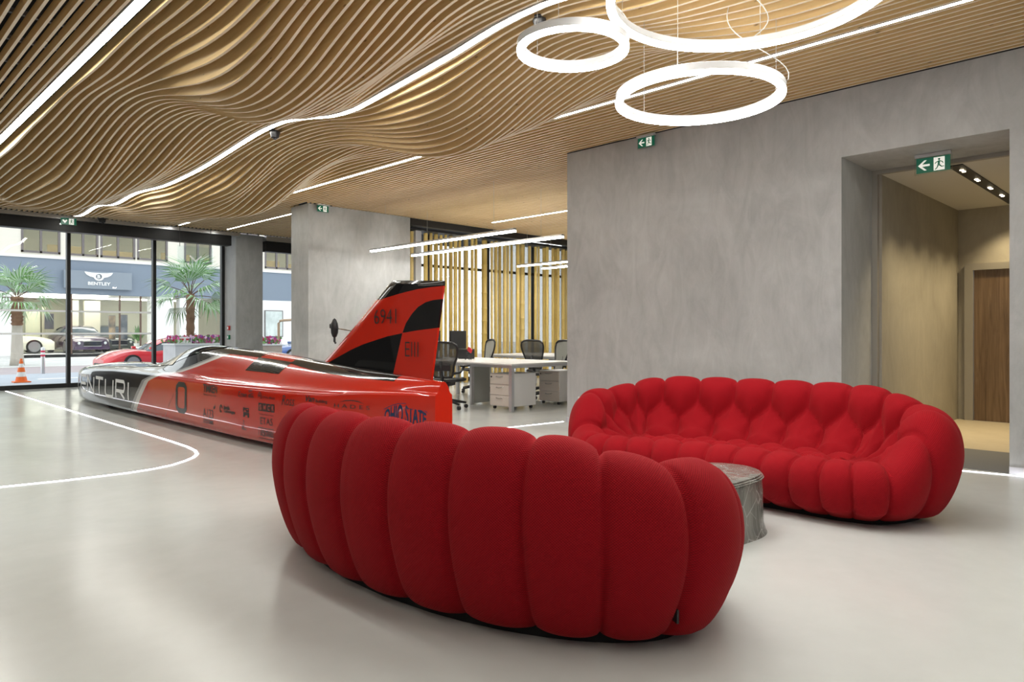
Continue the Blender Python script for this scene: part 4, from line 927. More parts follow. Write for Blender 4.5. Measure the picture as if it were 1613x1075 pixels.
# OHIO STATE arched between two curves
Y0, z0 = at_side(606, 664); Y1, _ = at_side(672, 664); z1 = at_side(640, 640)[1]; ww, hh = Y0 - Y1, z1 - z0 + .01
pr = text_mb('OHIO STATE', lambda x, y: (x, y, 0), 1., bold=.035); xm = max(v[0] for v in pr.v)
f_ = flank(Y0, z0); arch = lambda u: .58 + .42 * (1 - (2 * u - 1) ** 2)
obj('decal', text_mb('OHIO STATE', lambda x, y: f_(x / xm * ww, max(y, -.02) * arch(x / xm) * hh), 1., bold=.035), M_DECB, CAR)['label'] = 'navy arched lettering reading OHIO STATE'
g = MB(); strip([(u * ww * 1.04 - .02 * ww, arch(u) * hh + .012) for u in [k / 16 for k in range(17)]], .006, f_, mb=g); obj('decal', g, M_DECB, CAR)
# fin lettering
def fin_text(s_, x0, y0, x1, y1, mb=None):
    Y0, za = fp(x0, y1); Y1, _ = fp(x1, y1); zb_ = fp(x0, y0)[1]
    pr = text_mb(s_, lambda x, y: (x, y, 0), 1.); xm = max(v[0] for v in pr.v)
    return obj('decal', text_mb(s_, lambda x, y: (-.0505, Y0 - (Y0 - Y1) * x / xm - CY0, za + (zb_ - za) * y), 1., bold=-.012), M_DECK, CAR)
fin_text('6941', 543, 362, 738, 488)
fin_text('EIII', 803, 632, 925, 763)
# ================================================================== OFFICE
# bamboo screen: poles fixed to the header rail
M_BAM = mat('bamboo', (.5, .37, .14), .35); t = NT(M_BAM); rnd = t.n('ShaderNodeObjectInfo').outputs['Random']
g = t.noise(t.coord('Object', (4, 4, .6)), 3, 4)
c = t.mix(t.ramp(g, [(.3, 0.), (.7, 1.)]), (.60, .42, .10), (.78, .58, .18)); c = t.mix(t.math('MULTIPLY', rnd, .45), c, (.74, .60, .30)); t.l(c, t.b.inputs['Base Color'])
M_BAMK = mat('bamboo_node', (.30, .2, .07), .5)
BS = thing('bamboo_screen', 'row of upright golden bamboo poles in front of the office window', 'screen', (11, 12.4, 0))
BX = [(262, 22), (285, 14), (305, 10), (330, 20), (355, 15), (378, 20), (402, 15), (424, 13), (448, 18), (470, 18), (490, 13), (519, 22), (549, 14), (566, 14), (606, 26), (641, 12), (660, 17), (678, 15), (702, 17), (717, 11), (734, 12), (763, 18), (784, 24), (818, 15), (847, 14), (861, 11), (889, 20), (902, 14), (928, 13), (942, 18), (954, 12), (977, 18), (990, 14)]
def pole(r, z1, seed):
    rn = random.Random(seed); P = []; z = 0.01; nxt = rn.uniform(.15, .4); prof = []
    zs = [0.01]
    while zs[-1] < z1 - .3: zs.append(zs[-1] + rn.uniform(.26, .42))
    prof = [(r, .01)]
    for q in zs[1:]: prof += [(r, q - .02), (r * 1.07, q - .006), (r * 1.07, q + .004), (r * .98, q + .012)]
    prof.append((r * .97, z1)); return MB().lathe(prof, n=10)
for i, (bx, bw) in enumerate(BX):
    y = 12.42 + .09 * ((i * 7) % 3 - 1); p_ = PY(560 + bx / 2.986, 500, y); d = (p_[0] + y) * S2
    r = bw / 2.986 * d / FPX / 2 * 1.02
    o = obj('pole', pole(r, 3.37 + .03 * ((i * 5) % 3), i), M_BAM, BS, smooth=True, angle=40); o.location = (p_[0] - 11, y - 12.4, 0)
obj('rail', MB().box(8.95 - 11, -.2, 3.40, 15.15 - 11, .2, 3.45), M_BLACK, BS)

M_MESHF = bpy.data.materials.new('chair_mesh'); M_MESHF.use_nodes = True; t = NT(M_MESHF); b_ = t.b
b_.inputs['Base Color'].default_value = (.05, .05, .044, 1); b_.inputs['Roughness'].default_value = .7
tr = t.n('ShaderNodeBsdfTransparent'); mx = t.n('ShaderNodeMixShader'); mx.inputs[0].default_value = .9
t.l(tr.outputs[0], mx.inputs[1]); t.l(b_.outputs[0], mx.inputs[2]); t.l(mx.outputs[0], t.t.nodes['Material Output'].inputs[0])
def office_chair(loc, rz, label, back=M_MESHF):      # faces local +x
    r = thing('office_chair', label, 'chair', loc, rz, 'mesh office chairs at the desks')
    for k in range(5):
        a = 2 * pi * k / 5 + .3; lg = obj('base_leg', MB().tube([(.03 * cos(a), .03 * sin(a), .13), (.18 * cos(a), .18 * sin(a), .105), (.30 * cos(a), .30 * sin(a), .085)], [.028, .022, .016], 8), M_DARK, r, smooth=True)
        obj('caster', MB().lathe([(.012, -.022), (.03, -.02), (.03, .02), (.012, .022)], (.30 * cos(a), .30 * sin(a), .031), 12, M=Matrix.Rotation(a, 4, 'Z') @ Matrix.Rotation(pi / 2, 4, 'X')), M_DARK, lg)
    obj('gas_column', MB().lathe([(.035, .12), (.035, .26), (.022, .265), (.022, .40)], n=14), M_DARK, r, smooth=True, angle=40)
    obj('mechanism', MB().bbox(-.16, -.09, .36, .12, .09, .43, .015), M_DARK, r)
    # seat
    P = []
    for i in range(13):
        u = i / 12 * 2 - 1; row = []
        for j in range(13):
            v = j / 12 * 2 - 1; wv = .25 * (1 - .12 * (1 + u) * .5)
            row.append((.24 * u, wv * v, .455 + .02 * v * v - .03 * max(0, u - .5) ** 2 * 4 + .01 * u * u))
        P.append(row)
    obj('seat', MB().grid(P), M_MESHF, r, smooth=True)
    rim = [(.24 * cx_, .25 * sy_, .45) for cx_, sy_ in ((math.copysign(abs(cos(a)) ** .5, cos(a)), math.copysign(abs(sin(a)) ** .5, sin(a))) for a in (2 * pi * k / 32 for k in range(32)))]
    obj('seat_frame', MB().tube(rim, .02, 8, closed=True), M_DARK, r, smooth=True)
    def bw(v): return float(np.interp(v, [0, .15, .35, .6, .8, .93, 1], [.14, .17, .19, .245, .265, .25, .18]))
    def bxx(v, s_): return -.22 - .13 * v + .05 * (v - .35) ** 2 - .045 * (1 - s_ * s_) * (1 - .3 * v)
    P = [[(bxx(i / 14, s_), bw(i / 14) * s_, .50 + .53 * i / 14) for s_ in [k / 6 - 1 for k in range(13)]] for i in range(15)]
    obj('backrest', MB().grid(P), back, r, smooth=True)
    fr_ = [(bxx(i / 14, 1), bw(i / 14), .50 + .53 * i / 14) for i in range(15)]
    top_ = [(bxx(1, s_), bw(1) * s_, 1.03 + .012 * (1 - s_ * s_)) for s_ in (.8, .5, .2, -.2, -.5, -.8)]
    loop_ = fr_ + top_ + [(x, -y, z) for x, y, z in reversed(fr_)] + [(bxx(0, 0), 0, .5)]
    obj('back_frame', MB().tube(loop_, .017, 8, closed=True), M_DARK, r, smooth=True)
    obj('spine', MB().tube([(-.08, 0, .42), (-.24, 0, .44), (-.30, 0, .55), (-.335, 0, .75)], [.035, .03, .026, .02], 8), M_DARK, r, smooth=True)
    obj('lumbar_pad', MB().bbox(-.335, -.15, .60, -.315, .15, .70, .01), M_DARK, r)
    for s_ in (-1, 1):
        obj('armrest', MB().bbox(-.12, s_ * .28 - .045, .655, .14, s_ * .28 + .045, .685, .012), M_DARK, r)
        obj('arm_support', MB().tube([(-.28, s_ * .17, .56), (-.22, s_ * .27, .58), (-.08, s_ * .285, .65)], [.02, .02, .022], 8), M_DARK, r, smooth=True)
    return r
def desk(x0, y0, x1, y1, label, z=.72):
    r = thing('desk', label, 'desk', (x0, y0, 0), 0, ); W_, D_ = x1 - x0, y1 - y0
    obj('desktop', MB().bbox(0, 0, z - .022, W_, D_, z, .003), M_WHITE, r)
    fr_ = MB(); fr_.box(.0, .0, z - .065, W_, .04, z - .023); fr_.box(0, D_ - .04, z - .065, W_, D_, z - .023); fr_.box(0, .041, z - .065, .04, D_ - .041, z - .023); fr_.box(W_ - .04, .041, z - .065, W_, D_ - .041, z - .023)
    obj('rail_frame', fr_, M_ALU, r)
    for a, b in ((.0, .0), (W_ - .06, 0), (0, D_ - .06), (W_ - .06, D_ - .06)): obj('leg', MB().bbox(a, b, 0, a + .06, b + .06, z - .066, .004), M_ALU, r)
    return r
DX, DY = 7.42, 7.43
dk = desk(DX, DY, 8.92, 10.4, 'white office desk with metal legs near the end of the concrete wall')
obj('modesty_leg', MB().bbox(.32, 1.25, 0, .38, 1.30, .65, .004), M_ALU, dk); obj('cable_panel', MB().bbox(.39, 1.27, .02, .75, 1.29, .65, .004), mat('grey_panel', (.42, .43, .40), .5), dk)
desk(10.45, 8.0, 11.95, 11.2, 'white office desk behind the nearer desk at the bamboo')
M_BEIGE = mat('pedestal_front', (.72, .66, .60), .4)
def pedestal(x, y, label):
    r = thing('drawer_pedestal', label, 'drawer unit', (x, y, 0), 0)
    obj('carcass', MB().bbox(.02, 0, .05, .58, .44, .555, .004), M_WHITE, r)
    for k in range(3):
        z0 = .06 + .165 * k; dd = obj('drawer', MB().bbox(0, .005, z0, .0195, .435, z0 + .158, .003), M_BEIGE, r)
        obj('handle', MB().tube([(0, .15, z0 + .125), (-.02, .16, z0 + .118), (-.022, .22, z0 + .112), (-.02, .28, z0 + .118), (0, .29, z0 + .125)], .006, 6), M_CHROME, dd)
    for a, b in ((.06, .05), (.52, .05), (.06, .39), (.52, .39)): obj('caster', MB().lathe([(.01, -.018), (.024, -.016), (.024, .016), (.01, .018)], (a, b, .025), 10, M=Matrix.Rotation(pi / 2, 4, 'X')), M_DARK, r)
    obj('lock', MB().lathe([(.012, 0), (.012, .012), (.008, .014)], (0, .40, .50), 10, M=Matrix.Rotation(-pi / 2, 4, 'Y')), M_DARK, r)
pedestal(7.57, 7.62, 'white three-drawer pedestal under the desk, drawers in view')
pedestal(8.70, 7.62, 'white drawer pedestal right of the other one, at the wall corner')
office_chair((7.10, 8.52, 0), .55, 'dark mesh office chair at the left end of the near desk, seen from behind')
office_chair((9.42, 10.45, 0), pi - .4, 'grey-backed office chair across the near desk beside the red gadget', mat('grey_mesh', (.30, .30, .27), .7))
office_chair((9.45, 8.55, 0), pi - .35, 'grey mesh office chair behind the near desk, before the bamboo at right', mat('light_mesh', (.20, .20, .18), .7))
office_chair((10.02, 9.2, 0), .1, 'black office chair half hidden behind the grey mesh chair at right')
# things on the near desk
gd = thing('phone_tripod', 'small black tripod gadget with a red clip on the near white desk', 'gadget', (8.0, 9.05, .72))
for k in range(3):
    a = 2 * pi * k / 3; obj('leg', MB().tube([(0, 0, .10), (.06 * cos(a), .06 * sin(a), .0)], .008, 6), M_DARK, gd)
obj('head', MB().bbox(-.03, -.03, .09, .03, .03, .13, .006), M_DARK, gd); obj('clip', MB().bbox(-.012, -.05, .13, .012, .05, .20, .004, M=Matrix.Rotation(.5, 4, 'X') @ Matrix.Translation((0, .05, 0))), mat('red_clip', (.5, .01, .02), .4), gd)
for i, (x, y, s_, lb) in enumerate(((8.05, 9.97, .3, 'black monitor on an arm on the near desk, beside the car fin'), (8.62, 10.05, .3, 'black monitor further along the near desk behind the first'))):
    mo = thing('monitor', lb, 'monitor', (x, y, .72), -.5 + i * 2.4)
    obj('screen', MB().bbox(-.02, -.28, .16, .015, .28, .50, .006), M_DARK, mo); obj('stand', MB().tube([(0, 0, .012), (.03, 0, .18), (.0, 0, .3)], .018, 8), M_DARK, mo); obj('foot', MB().bbox(-.09, -.12, 0, .09, .12, .014, .004), M_DARK, mo)
hp_ = thing('desk_box', 'low dark box standing on the near desk by the bamboo', 'box', (8.30, 9.45, .72), .3)
obj('case', MB().bbox(-.09, -.12, 0, .09, .12, .16, .01), M_DARK, hp_); obj('lid', MB().bbox(-.092, -.122, .161, .092, .122, .175, .004), M_DARK, hp_)
ppr = thing('paper_stack', 'pile of white papers at the left end of the near desk', 'papers', (7.62, 9.9, .72), .2)
for k in range(4): obj('sheet', MB().box(-.105 + .01 * k, -.15, .004 * k + .001, .105 + .01 * k, .15, .004 * k + .0045), M_WHITE, ppr)
# ================================================================== STREET
M_ASPH = concrete('street_paving', (.36, .40, .46), (.47, .51, .57), .8)
M_ROAD = concrete('pinkish_road', (.36, .31, .33), (.44, .39, .40), .85)
M_PALE = concrete('pale_pavement', (.60, .60, .58), (.70, .70, .69), .8)
struct('ground_street', MB().box(-30, 17.76, -.12, 60, 24.2, -.012), M_ASPH)
struct('ground_road', MB().box(-30, 24.2, -.12, 60, 28.8, -.014), M_ROAD)
struct('ground_pavement', MB().box(-30, 28.8, -.12, 60, 60, -.002), M_PALE)
mk = MB()
for x in (-1., 1.6, 4.2, 6.8): mk.box(x, 21.2, -.012, x + 1.5, 21.45, -.008)
mk.box(-20, 18.9, -.012, 30, 19.05, -.008)
struct('ground_marking', mk, mat('road_paint', (.85, .85, .85), .7))
kb = MB()
for i in range(6): kb.box(-20 + .0, 29.6 + i * 1.1, -.002, 60, 29.75 + i * 1.1, .0)
struct('ground_joint', kb, mat('pavement_joint', (.4, .42, .44), .8))

# showroom building
FY = 38.6
F_ = lambda px, py, y=FY: PY(px, py, y)
M_FASC = mat('blue_grey_cladding', (.20, .245, .31), .5)
M_CREAM = mat('cream_render', (.74, .70, .62), .8); M_WR = mat('white_render', (.82, .82, .81), .7); M_MUL = mat('brown_mullion', (.12, .07, .05), .5)
M_WINF = mat('window_frame_grey', (.16, .14, .14), .5)
M_IN = mat('showroom_wall', (.62, .60, .48), .8); M_INL = mat('showroom_light', (1, 1, 1), .5, emit=(1, .95, .84), es=9.)
BLD = thing('showroom_building', 'building across the street with blue-grey fascia and upper windows', 'building', (12, FY, 0))
def bbx(name, x0, y0, z0, x1, y1, z1, m, parent=BLD): return obj(name, MB().box(x0, y0, z0, x1, y1, z1), m, parent, world=True)
ZF0, ZF1 = 3.0, 4.62
X0, X1 = 2., 27.
bbx('fascia', X0, FY, ZF0, X1, FY + .3, ZF1, M_FASC); bbx('ledge', X0, FY - .06, ZF1, X1, FY + .3, ZF1 + .12, M_WR)
ZW0, ZW1 = 4.85, 6.75
wins = [(33, 95), (106, 155), (158, 213), (216, 264), (290, 333), (352, 408), (417, 470)]
xs_ = [(F_(a, 400)[0], F_(b, 400)[0]) for a, b in wins]
edges = [X0] + [v for q in xs_ for v in q] + [X1]
for a, b in zip(edges[::2], edges[1::2]): bbx('wall_panel', a, FY, ZF1 + .12, b, FY + .3, 8.2, M_CREAM)
bbx('wall_panel', X0, FY, ZW1, X1, FY + .3, 8.2, M_CREAM).location.y += .002
bbx('sill_band', X0, FY + .02, ZF1 + .12, X1, FY + .3, ZW0, M_CREAM)
for a, b in xs_:
    f = MB(); q = .09
    f.box(a, FY - .03, ZW0, b, FY + .1, ZW0 + q); f.box(a, FY - .03, ZW1 - q, b, FY + .1, ZW1)
    n = 2 if b - a < 1.7 else 3
    for k in range(n + 1): xm = a + (b - a - q) * k / n; f.box(xm, FY - .03, ZW0, xm + q, FY + .1, ZW1)
    wn = obj('window', f, M_WINF, BLD, world=True)
    for k in range(n): obj('pane', MB().box(a + (b - a) * k / n + .04, FY + .03, ZW0 + .05, a + (b - a) * (k + 1) / n - .04, FY + .045, ZW1 - .05), M_GLASS, wn, world=True)
bbx('upper_floor', X0, FY + .3, ZW0 - .12, X1, FY + 6, ZW0 - .02, M_IN); bbx('upper_ceiling', X0, FY + .3, ZW1 + .02, X1, FY + 6, ZW1 + .1, M_WR); bbx('upper_back_wall', X0, FY + 6, ZW0, X1, FY + 6.1, ZW1, M_IN)
for k in range(14):
    x = X0 + .9 + 1.75 * k; bbx('ceiling_light', x, FY + 1.2 + (k % 3) * .8, ZW1 - .03, x + 1.2, FY + 1.65 + (k % 3) * .8, ZW1 + .0, M_INL)
for k in range(9): x = X0 + 1.2 + 2.7 * k; bbx('partition', x, FY + 3 + (k % 2), ZW0, x + 1.6, FY + 3.1 + (k % 2), ZW0 + .75, mat('ochre_partition', (.42, .33, .17), .7) if k == 0 else bpy.data.materials['ochre_partition'])
bbx('roof', X0, FY, 8.2, X1, FY + 8, 8.4, M_CREAM)
# ground floor shell
bbx('showroom_floor', X0, FY, 0, X1, FY + 8, .10, M_WR); bbx('back_wall', X0, FY + 7.4, .1, X1, FY + 7.6, 3.2, M_IN); bbx('showroom_ceiling', X0, FY + .3, 3.05, X1, FY + 8, 3.2, M_WR)
bbx('ceiling_light', F_(60, 480)[0], FY + 1.5, 2.98, F_(185, 480)[0], FY + 3.2, 3.04, M_INL); bbx('ceiling_light', F_(50, 480)[0], FY + 4.4, 2.98, F_(330, 480)[0], FY + 5.0, 3.04, M_INL)
for a, b in ((-40, 20), (237, 273), (283, 312), (400, 470)): bbx('column', F_(a, 500)[0], FY - .05, .1, F_(b, 500)[0], FY + .5, ZF0, M_WR)
bbx('plinth', F_(20, 560)[0], FY - .03, .0, F_(237, 560)[0], FY + .02, .14, M_BLACK)
for px_ in (113, 189, 222): bbx('mullion', F_(px_ - 1.2, 500)[0], FY + .02, .1, F_(px_ + 1.2, 500)[0], FY + .1, ZF0, M_MUL)
for a, b in ((20, 113), (113, 189), (189, 237)): bbx('pane', F_(a, 500)[0] + .04, FY + .05, .14, F_(b, 500)[0] - .04, FY + .06, ZF0, M_GLASS)
IY = FY + 5.2
for a, b, z0, z1, c, nm in ((40, 63, .1, 2.3, (.55, .55, .42), 'display_wall'), (66, 72, .1, 2.5, (.5, .47, .36), 'display_wall'), (110, 124, .1, 2.9, (.7, .67, .55), 'display_wall'), (133, 158, .1, 2.9, (.66, .62, .50), 'display_wall')):
    bbx(nm, F_(a, 500, IY)[0], IY, z0, F_(b, 500, IY)[0], IY + .3, z1, mat('display_%d' % a, c, .7))
def framed(px0, py0, px1, py1, y, label, c0, c1, name='poster', cat='poster'):
    a, b = PY(px0, py0, y), PY(px1, py1, y); cx_, cz_ = (a[0] + b[0]) / 2, (a[2] + b[2]) / 2; w_, h_ = abs(b[0] - a[0]) / 2, abs(a[2] - b[2]) / 2
    r = thing(name, label, cat, (cx_, y, cz_)); obj('frame', MB().bbox(-w_, 0, -h_, w_, .05, h_, .01), M_WINF, r)
    m = mat('print_%d' % px0, c0, .6); t = NT(m); t.l(t.ramp(t.noise(t.coord('Object', (1, 1, .6)), 2.6, 4, .6), [(.4, c0), (.62, c1)], 'LINEAR'), t.b.inputs['Base Color'])
    obj('print', MB().box(-w_ * .9, -.006, -h_ * .94, w_ * .9, -.001, h_ * .94), m, r); return r
framed(171, 497, 182, 535, FY + 3.6, 'tall dark poster, left one of two in the showroom window', (.05, .05, .06), (.5, .36, .22))
framed(190, 496, 201, 536, FY + 3.6, 'tall dark poster, right one of two in the showroom window', (.04, .06, .10), (.25, .26, .3))
framed(70, 494, 85, 519, FY + 4.9, 'wide dark display panel behind the cars in the showroom', (.03, .035, .05), (.08, .08, .1), 'display_panel', 'panel')
framed(417, 489, 446, 531, FY - .12, 'large framed picture on the white wall in the narrow right window', (.50, .56, .55), (.66, .72, .71), 'picture', 'picture')
# counter and plant
ct = thing('reception_counter', 'beige reception counter with dark top inside the showroom', 'counter', F_(238, 560, FY + 3)[:2] + (.1,))
obj('body', MB().bbox(-.75, -.3, 0, .75, .3, .95, .02), M_IN, ct); obj('top', MB().bbox(-.8, -.35, .955, .8, .35, 1.0, .01), M_DARK, ct)
M_LEAF = mat('palm_leaf', (.16, .33, .10), .5); M_LEAFP = mat('palm_leaf_pale', (.42, .54, .40), .5)
pp = F_(217, 524, FY + 1.6)
pt = thing('potted_plant', 'bushy potted plant in the showroom beside the posters', 'plant', (pp[0], pp[1], .1))
obj('pot', MB().lathe([(.12, 0), (.18, .35), (.2, .5), (.17, .5)], n=14), M_WR, pt, smooth=True, angle=40)
lf = MB(); rn = random.Random(3)
for k in range(46):
    a = rn.uniform(0, 2 * pi); e_ = rn.uniform(.1, 1.35); L = rn.uniform(.35, .7); c0 = Vector((0, 0, .55 + rn.uniform(0, .4))); dv = Vector((cos(a) * cos(e_), sin(a) * cos(e_), sin(e_))); sd = Vector((-sin(a), cos(a), 0)) * .06
    lf.add([c0, c0 + dv * L * .5 + sd, c0 + dv * L, c0 + dv * L * .5 - sd], [(0, 1, 2, 3)])
obj('leaves', lf, M_LEAF, pt)['kind'] = 'stuff'
obj('stem', MB().tube([(0, 0, .5), (0, 0, .9)], .02, 6), M_MUL, pt)

# shop sign
b0, b1 = F_(101, 425, FY - .25), F_(208, 457.5, FY - .25)
SG = thing('shop_sign', 'blue-grey sign board with a white winged emblem and lettering on the fascia', 'sign', (b0[0], FY - .25, b1[2]))
SW, SH = b1[0] - b0[0], b0[2] - b1[2]
obj('board', MB().bbox(0, 0, 0, SW, .24, SH, .01), mat('sign_board', (.24, .28, .33), .4), SG)
sx = lambda px: F_(px, 440, FY - .26)[0] - b0[0]; sz = lambda px, py: F_(px, py, FY - .26)[2] - b1[2]
g = MB(); cxp = sx(155.5); czp = sz(155, 435.6); u = (sx(177.5) - sx(133)) / 2
wing = [(0, .26), (.5, .27), (1.0, .33), (.97, .24), (.85, .09), (.62, -.04), (.42, -.09), (.36, -.11), (.28, -.24), (.15, -.33), (0, -.35)]
poly = wing + [(-x, y) for x, y in reversed(wing[1:-1])]
g.prism(poly, lambda a, b, t_: (cxp + a * u, -t_, czp + b * u), .001, .05)
M_SWH = mat('sign_letter_white', (.88, .88, .88), .4)
obj('winged_emblem', g, M_SWH, SG)
rg = MB(); rg.prism(circle(0, -.02, .21, 24), lambda a, b, t_: (cxp + a * u, -t_, czp + b * u), .051, .06); obj('emblem_disc', rg, mat('emblem_grey', (.12, .14, .17), .4), SG)
obj('emblem_letter', text_mb('B', lambda x, y: (cxp + (x - .13) * u * 1.05, -.065, czp - .155 * u + y * u), .27, bold=.03), M_SWH, SG)
pr = text_mb('BENTLEY', lambda x, y: (x, y, 0), 1., bold=.03); xm = max(v[0] for v in pr.v); tx0, tx1 = sx(138), sx(174); tz0, tz1 = sz(156, 449.5), sz(156, 444.7)
obj('lettering', text_mb('BENTLEY', lambda x, y: (tx0 + (tx1 - tx0) * x / xm, -.03, tz0 + (tz1 - tz0) * y), 1., bold=.03), M_SWH, SG)['label'] = 'white lettering reading BENTLEY'

# ------------------------------------------------------------------ palms
M_TRK = concrete('palm_trunk', (.40, .36, .31), (.56, .52, .46), .9); M_FIB = concrete('palm_fibre', (.16, .085, .05), (.30, .18, .11), .9)
def frond_mesh(seed, R, n=19, pet=.55):
    rn = random.Random(seed); mb = MB(); mb.tube([(0, 0, 0), (pet * .5, 0, .03), (pet, 0, 0)], .012, 5, 0)
    for k in range(n):
        a = (k / (n - 1) - .5) * 2.6; L = R * (1 - .28 * abs(a) / 1.3) * rn.uniform(.9, 1.08); w_ = .021 * R / .8
        dr = Vector((cos(a), sin(a), 0)); sd = Vector((-sin(a), cos(a), 0)) * w_; c0 = Vector((pet, 0, 0)); m_ = c0 + dr * L * .6 + Vector((0, 0, .05 * R)); tip = c0 + dr * L + Vector((0, 0, -.26 * R * rn.uniform(.2, 1.8)))
        mb.add([c0, m_ + sd, m_ - sd, tip], [(0, 1, 2), (1, 3, 2)], 1 + (k + seed) % 2)
    return mb.mesh('frond', [M_MUL, M_LEAF, M_LEAFP], recalc=False)
def palm(x, y, zc, r0, R, label, lower=True, nf=24, seed=1):
    r = thing('palm_tree', label, 'palm tree', (x, y, 0), 0, 'palm trees in the street'); rn = random.Random(seed)
    zb = zc * .58 if lower else .0; prof = []
    if lower: obj('trunk', MB().lathe([(r0 * 1.15, 0), (r0 * 1.0, .3), (r0 * .85, zb * .7), (r0 * .8, zb)], n=16), M_TRK, r, smooth=True)
    fb = MB(); n = 16
    prof = [(r0 * (.78 + .16 * (k % 2) + .12 * (k / n)), zb + .001 + (zc - zb) * k / n) for k in range(n + 1)]
    fb.lathe(prof, n=12)
    for k in range(60):
        a = rn.uniform(0, 2 * pi); z = zb + (zc - zb) * rn.random(); d = Vector((cos(a), sin(a), 0)); sd = Vector((-sin(a), cos(a), 0)) * .03
        c0 = d * r0 * .8 + Vector((0, 0, z)); fb.add([c0 + sd, c0 - sd, c0 + d * rn.uniform(.06, .13) + Vector((0, 0, .10))], [(0, 1, 2)])
    obj('fibre_trunk', fb, M_FIB, r)
    ms = [frond_mesh(seed * 10 + k, R) for k in range(3)]
    for k in range(nf):
        o = link('frond', ms[k % 3], r); a = k * 2.399; e_ = 1.35 - 1.75 * (k / (nf - 1)) ** .9 + rn.uniform(-.12, .12)
        o.rotation_mode = 'XYZ'; o.rotation_euler = (rn.uniform(-.5, .5), -e_, a); o.location = (.03 * cos(a), .03 * sin(a), zc - .08 + .10 * sin(e_))
    return r
p = G(27, 576); palm(p[0], p[1], 2.45, .20, .95, 'palm tree with grey lower trunk at the left, behind the traffic cone', True, 20, 2)
p8 = PY(300, 541, 22.0); palm(p8[0], 22.0, 2.35, .125, .85, 'palm tree with shaggy trunk rising from the flower planter', False, 20, 5)

# planters with flowers
M_STONE = concrete('planter_stone', (.50, .49, .50), (.62, .61, .61), .8); M_STONEB = concrete('planter_brown', (.36, .28, .23), (.46, .38, .32), .8)
M_PINK = mat('petal_pink', (.65, .09, .33), .6); M_PRED = mat('petal_red', (.6, .03, .08), .6); M_PUR = mat('petal_purple', (.36, .10, .45), .6); M_PALEP = mat('petal_pale', (.8, .55, .72), .6)
def flowers(x0, x1, y0, y1, z, n, parent, seed):
    rn = random.Random(seed); mb = MB()
    for k in range(n):
        x, y, zz = rn.uniform(x0, x1), rn.uniform(y0, y1), z + rn.uniform(.0, .2); mi = rn.choice((0, 0, 1, 2, 3, 4)); s_ = rn.uniform(.03, .06)
        for q in range(2):
            a = rn.uniform(0, pi); d = Vector((cos(a), sin(a), rn.uniform(-.3, .3))) * s_; u_ = Vector((0, 0, s_)); c0 = Vector((x, y, zz))
            mb.add([c0 - d, c0 - u_, c0 + d, c0 + u_], [(0, 1, 2, 3)], mi)
    for k in range(n // 2):
        x, y = rn.uniform(x0, x1), rn.uniform(y0, y1); a = rn.uniform(0, 6); mb.add([(x, y, z - .02), (x + .05 * cos(a), y + .05 * sin(a), z + .12), (x + .1 * cos(a), y + .1 * sin(a), z + .04)], [(0, 1, 2)], 4)
    o = obj('flowers', mb, [M_PINK, M_PRED, M_PUR, M_PALEP, M_LEAF], parent, recalc=False); o['kind'] = 'stuff'; return o
def planter(x0, x1, y0, y1, h, label, m):
    r = thing('flower_planter', label, 'planter', ((x0 + x1) / 2, (y0 + y1) / 2, 0)); a, b = (x1 - x0) / 2, (y1 - y0) / 2
    k = max(1, round((x1 - x0) / .8))
    for i in range(k): obj('stone_panel', MB().bbox(-a + 2 * a * i / k + .003, -b, -.01, -a + 2 * a * (i + 1) / k - .003, b, h - .045, .006), m, r)
    obj('coping', MB().bbox(-a - .03, -b - .03, h - .044, a + .03, b + .03, h, .006), M_PALE, r)
    flowers(-a, a, -b, b, h + .03, int(260 * (x1 - x0)), r, int(x0 * 10)); return r
xa, xb = PY(276, 541, 21.5)[0], 9.3
pl_ = planter(xa, xb, 21.5, 22.5, .85, 'grey stone planter of pink and red flowers under the right palm', M_STONE)
planter(9.95, 11.0, 21.6, 22.4, .80, 'brown stone planter of flowers in the narrow right window', M_STONEB)
sg2 = thing('street_notice', 'small white notice with red marks on top of the planter by the sports car', 'notice', (xa + .3, 21.60, .85)); obj('board', MB().bbox(-.2, -.02, .0, .2, .02, .20, .004), M_WR, sg2)
for s_ in (-1, 1): obj('mark', MB().box(s_ * .09 - .06, -.026, .10, s_ * .09 + .06, -.021, .15), M_PRED, sg2)
lp = PY(439, 560, 23.0)
lm = thing('street_lamp', 'slender bronze post with bent arm in the narrow right window', 'lamp post', (lp[0], 23.0, 0))
zt2 = PY(439, 505, 23.0)[2]
obj('post', MB().tube([(0, 0, 0), (0, 0, zt2 - .1), (.05, 0, zt2 - .02), (.15, 0, zt2), (.6, 0, zt2 + .03)], .045, 8), mat('bronze_paint', (.42, .30, .2), .5), lm, smooth=True)
obj('foot_plate', MB().bbox(-.1, -.1, -.01, .1, .1, .02, .005), M_WINF, lm)

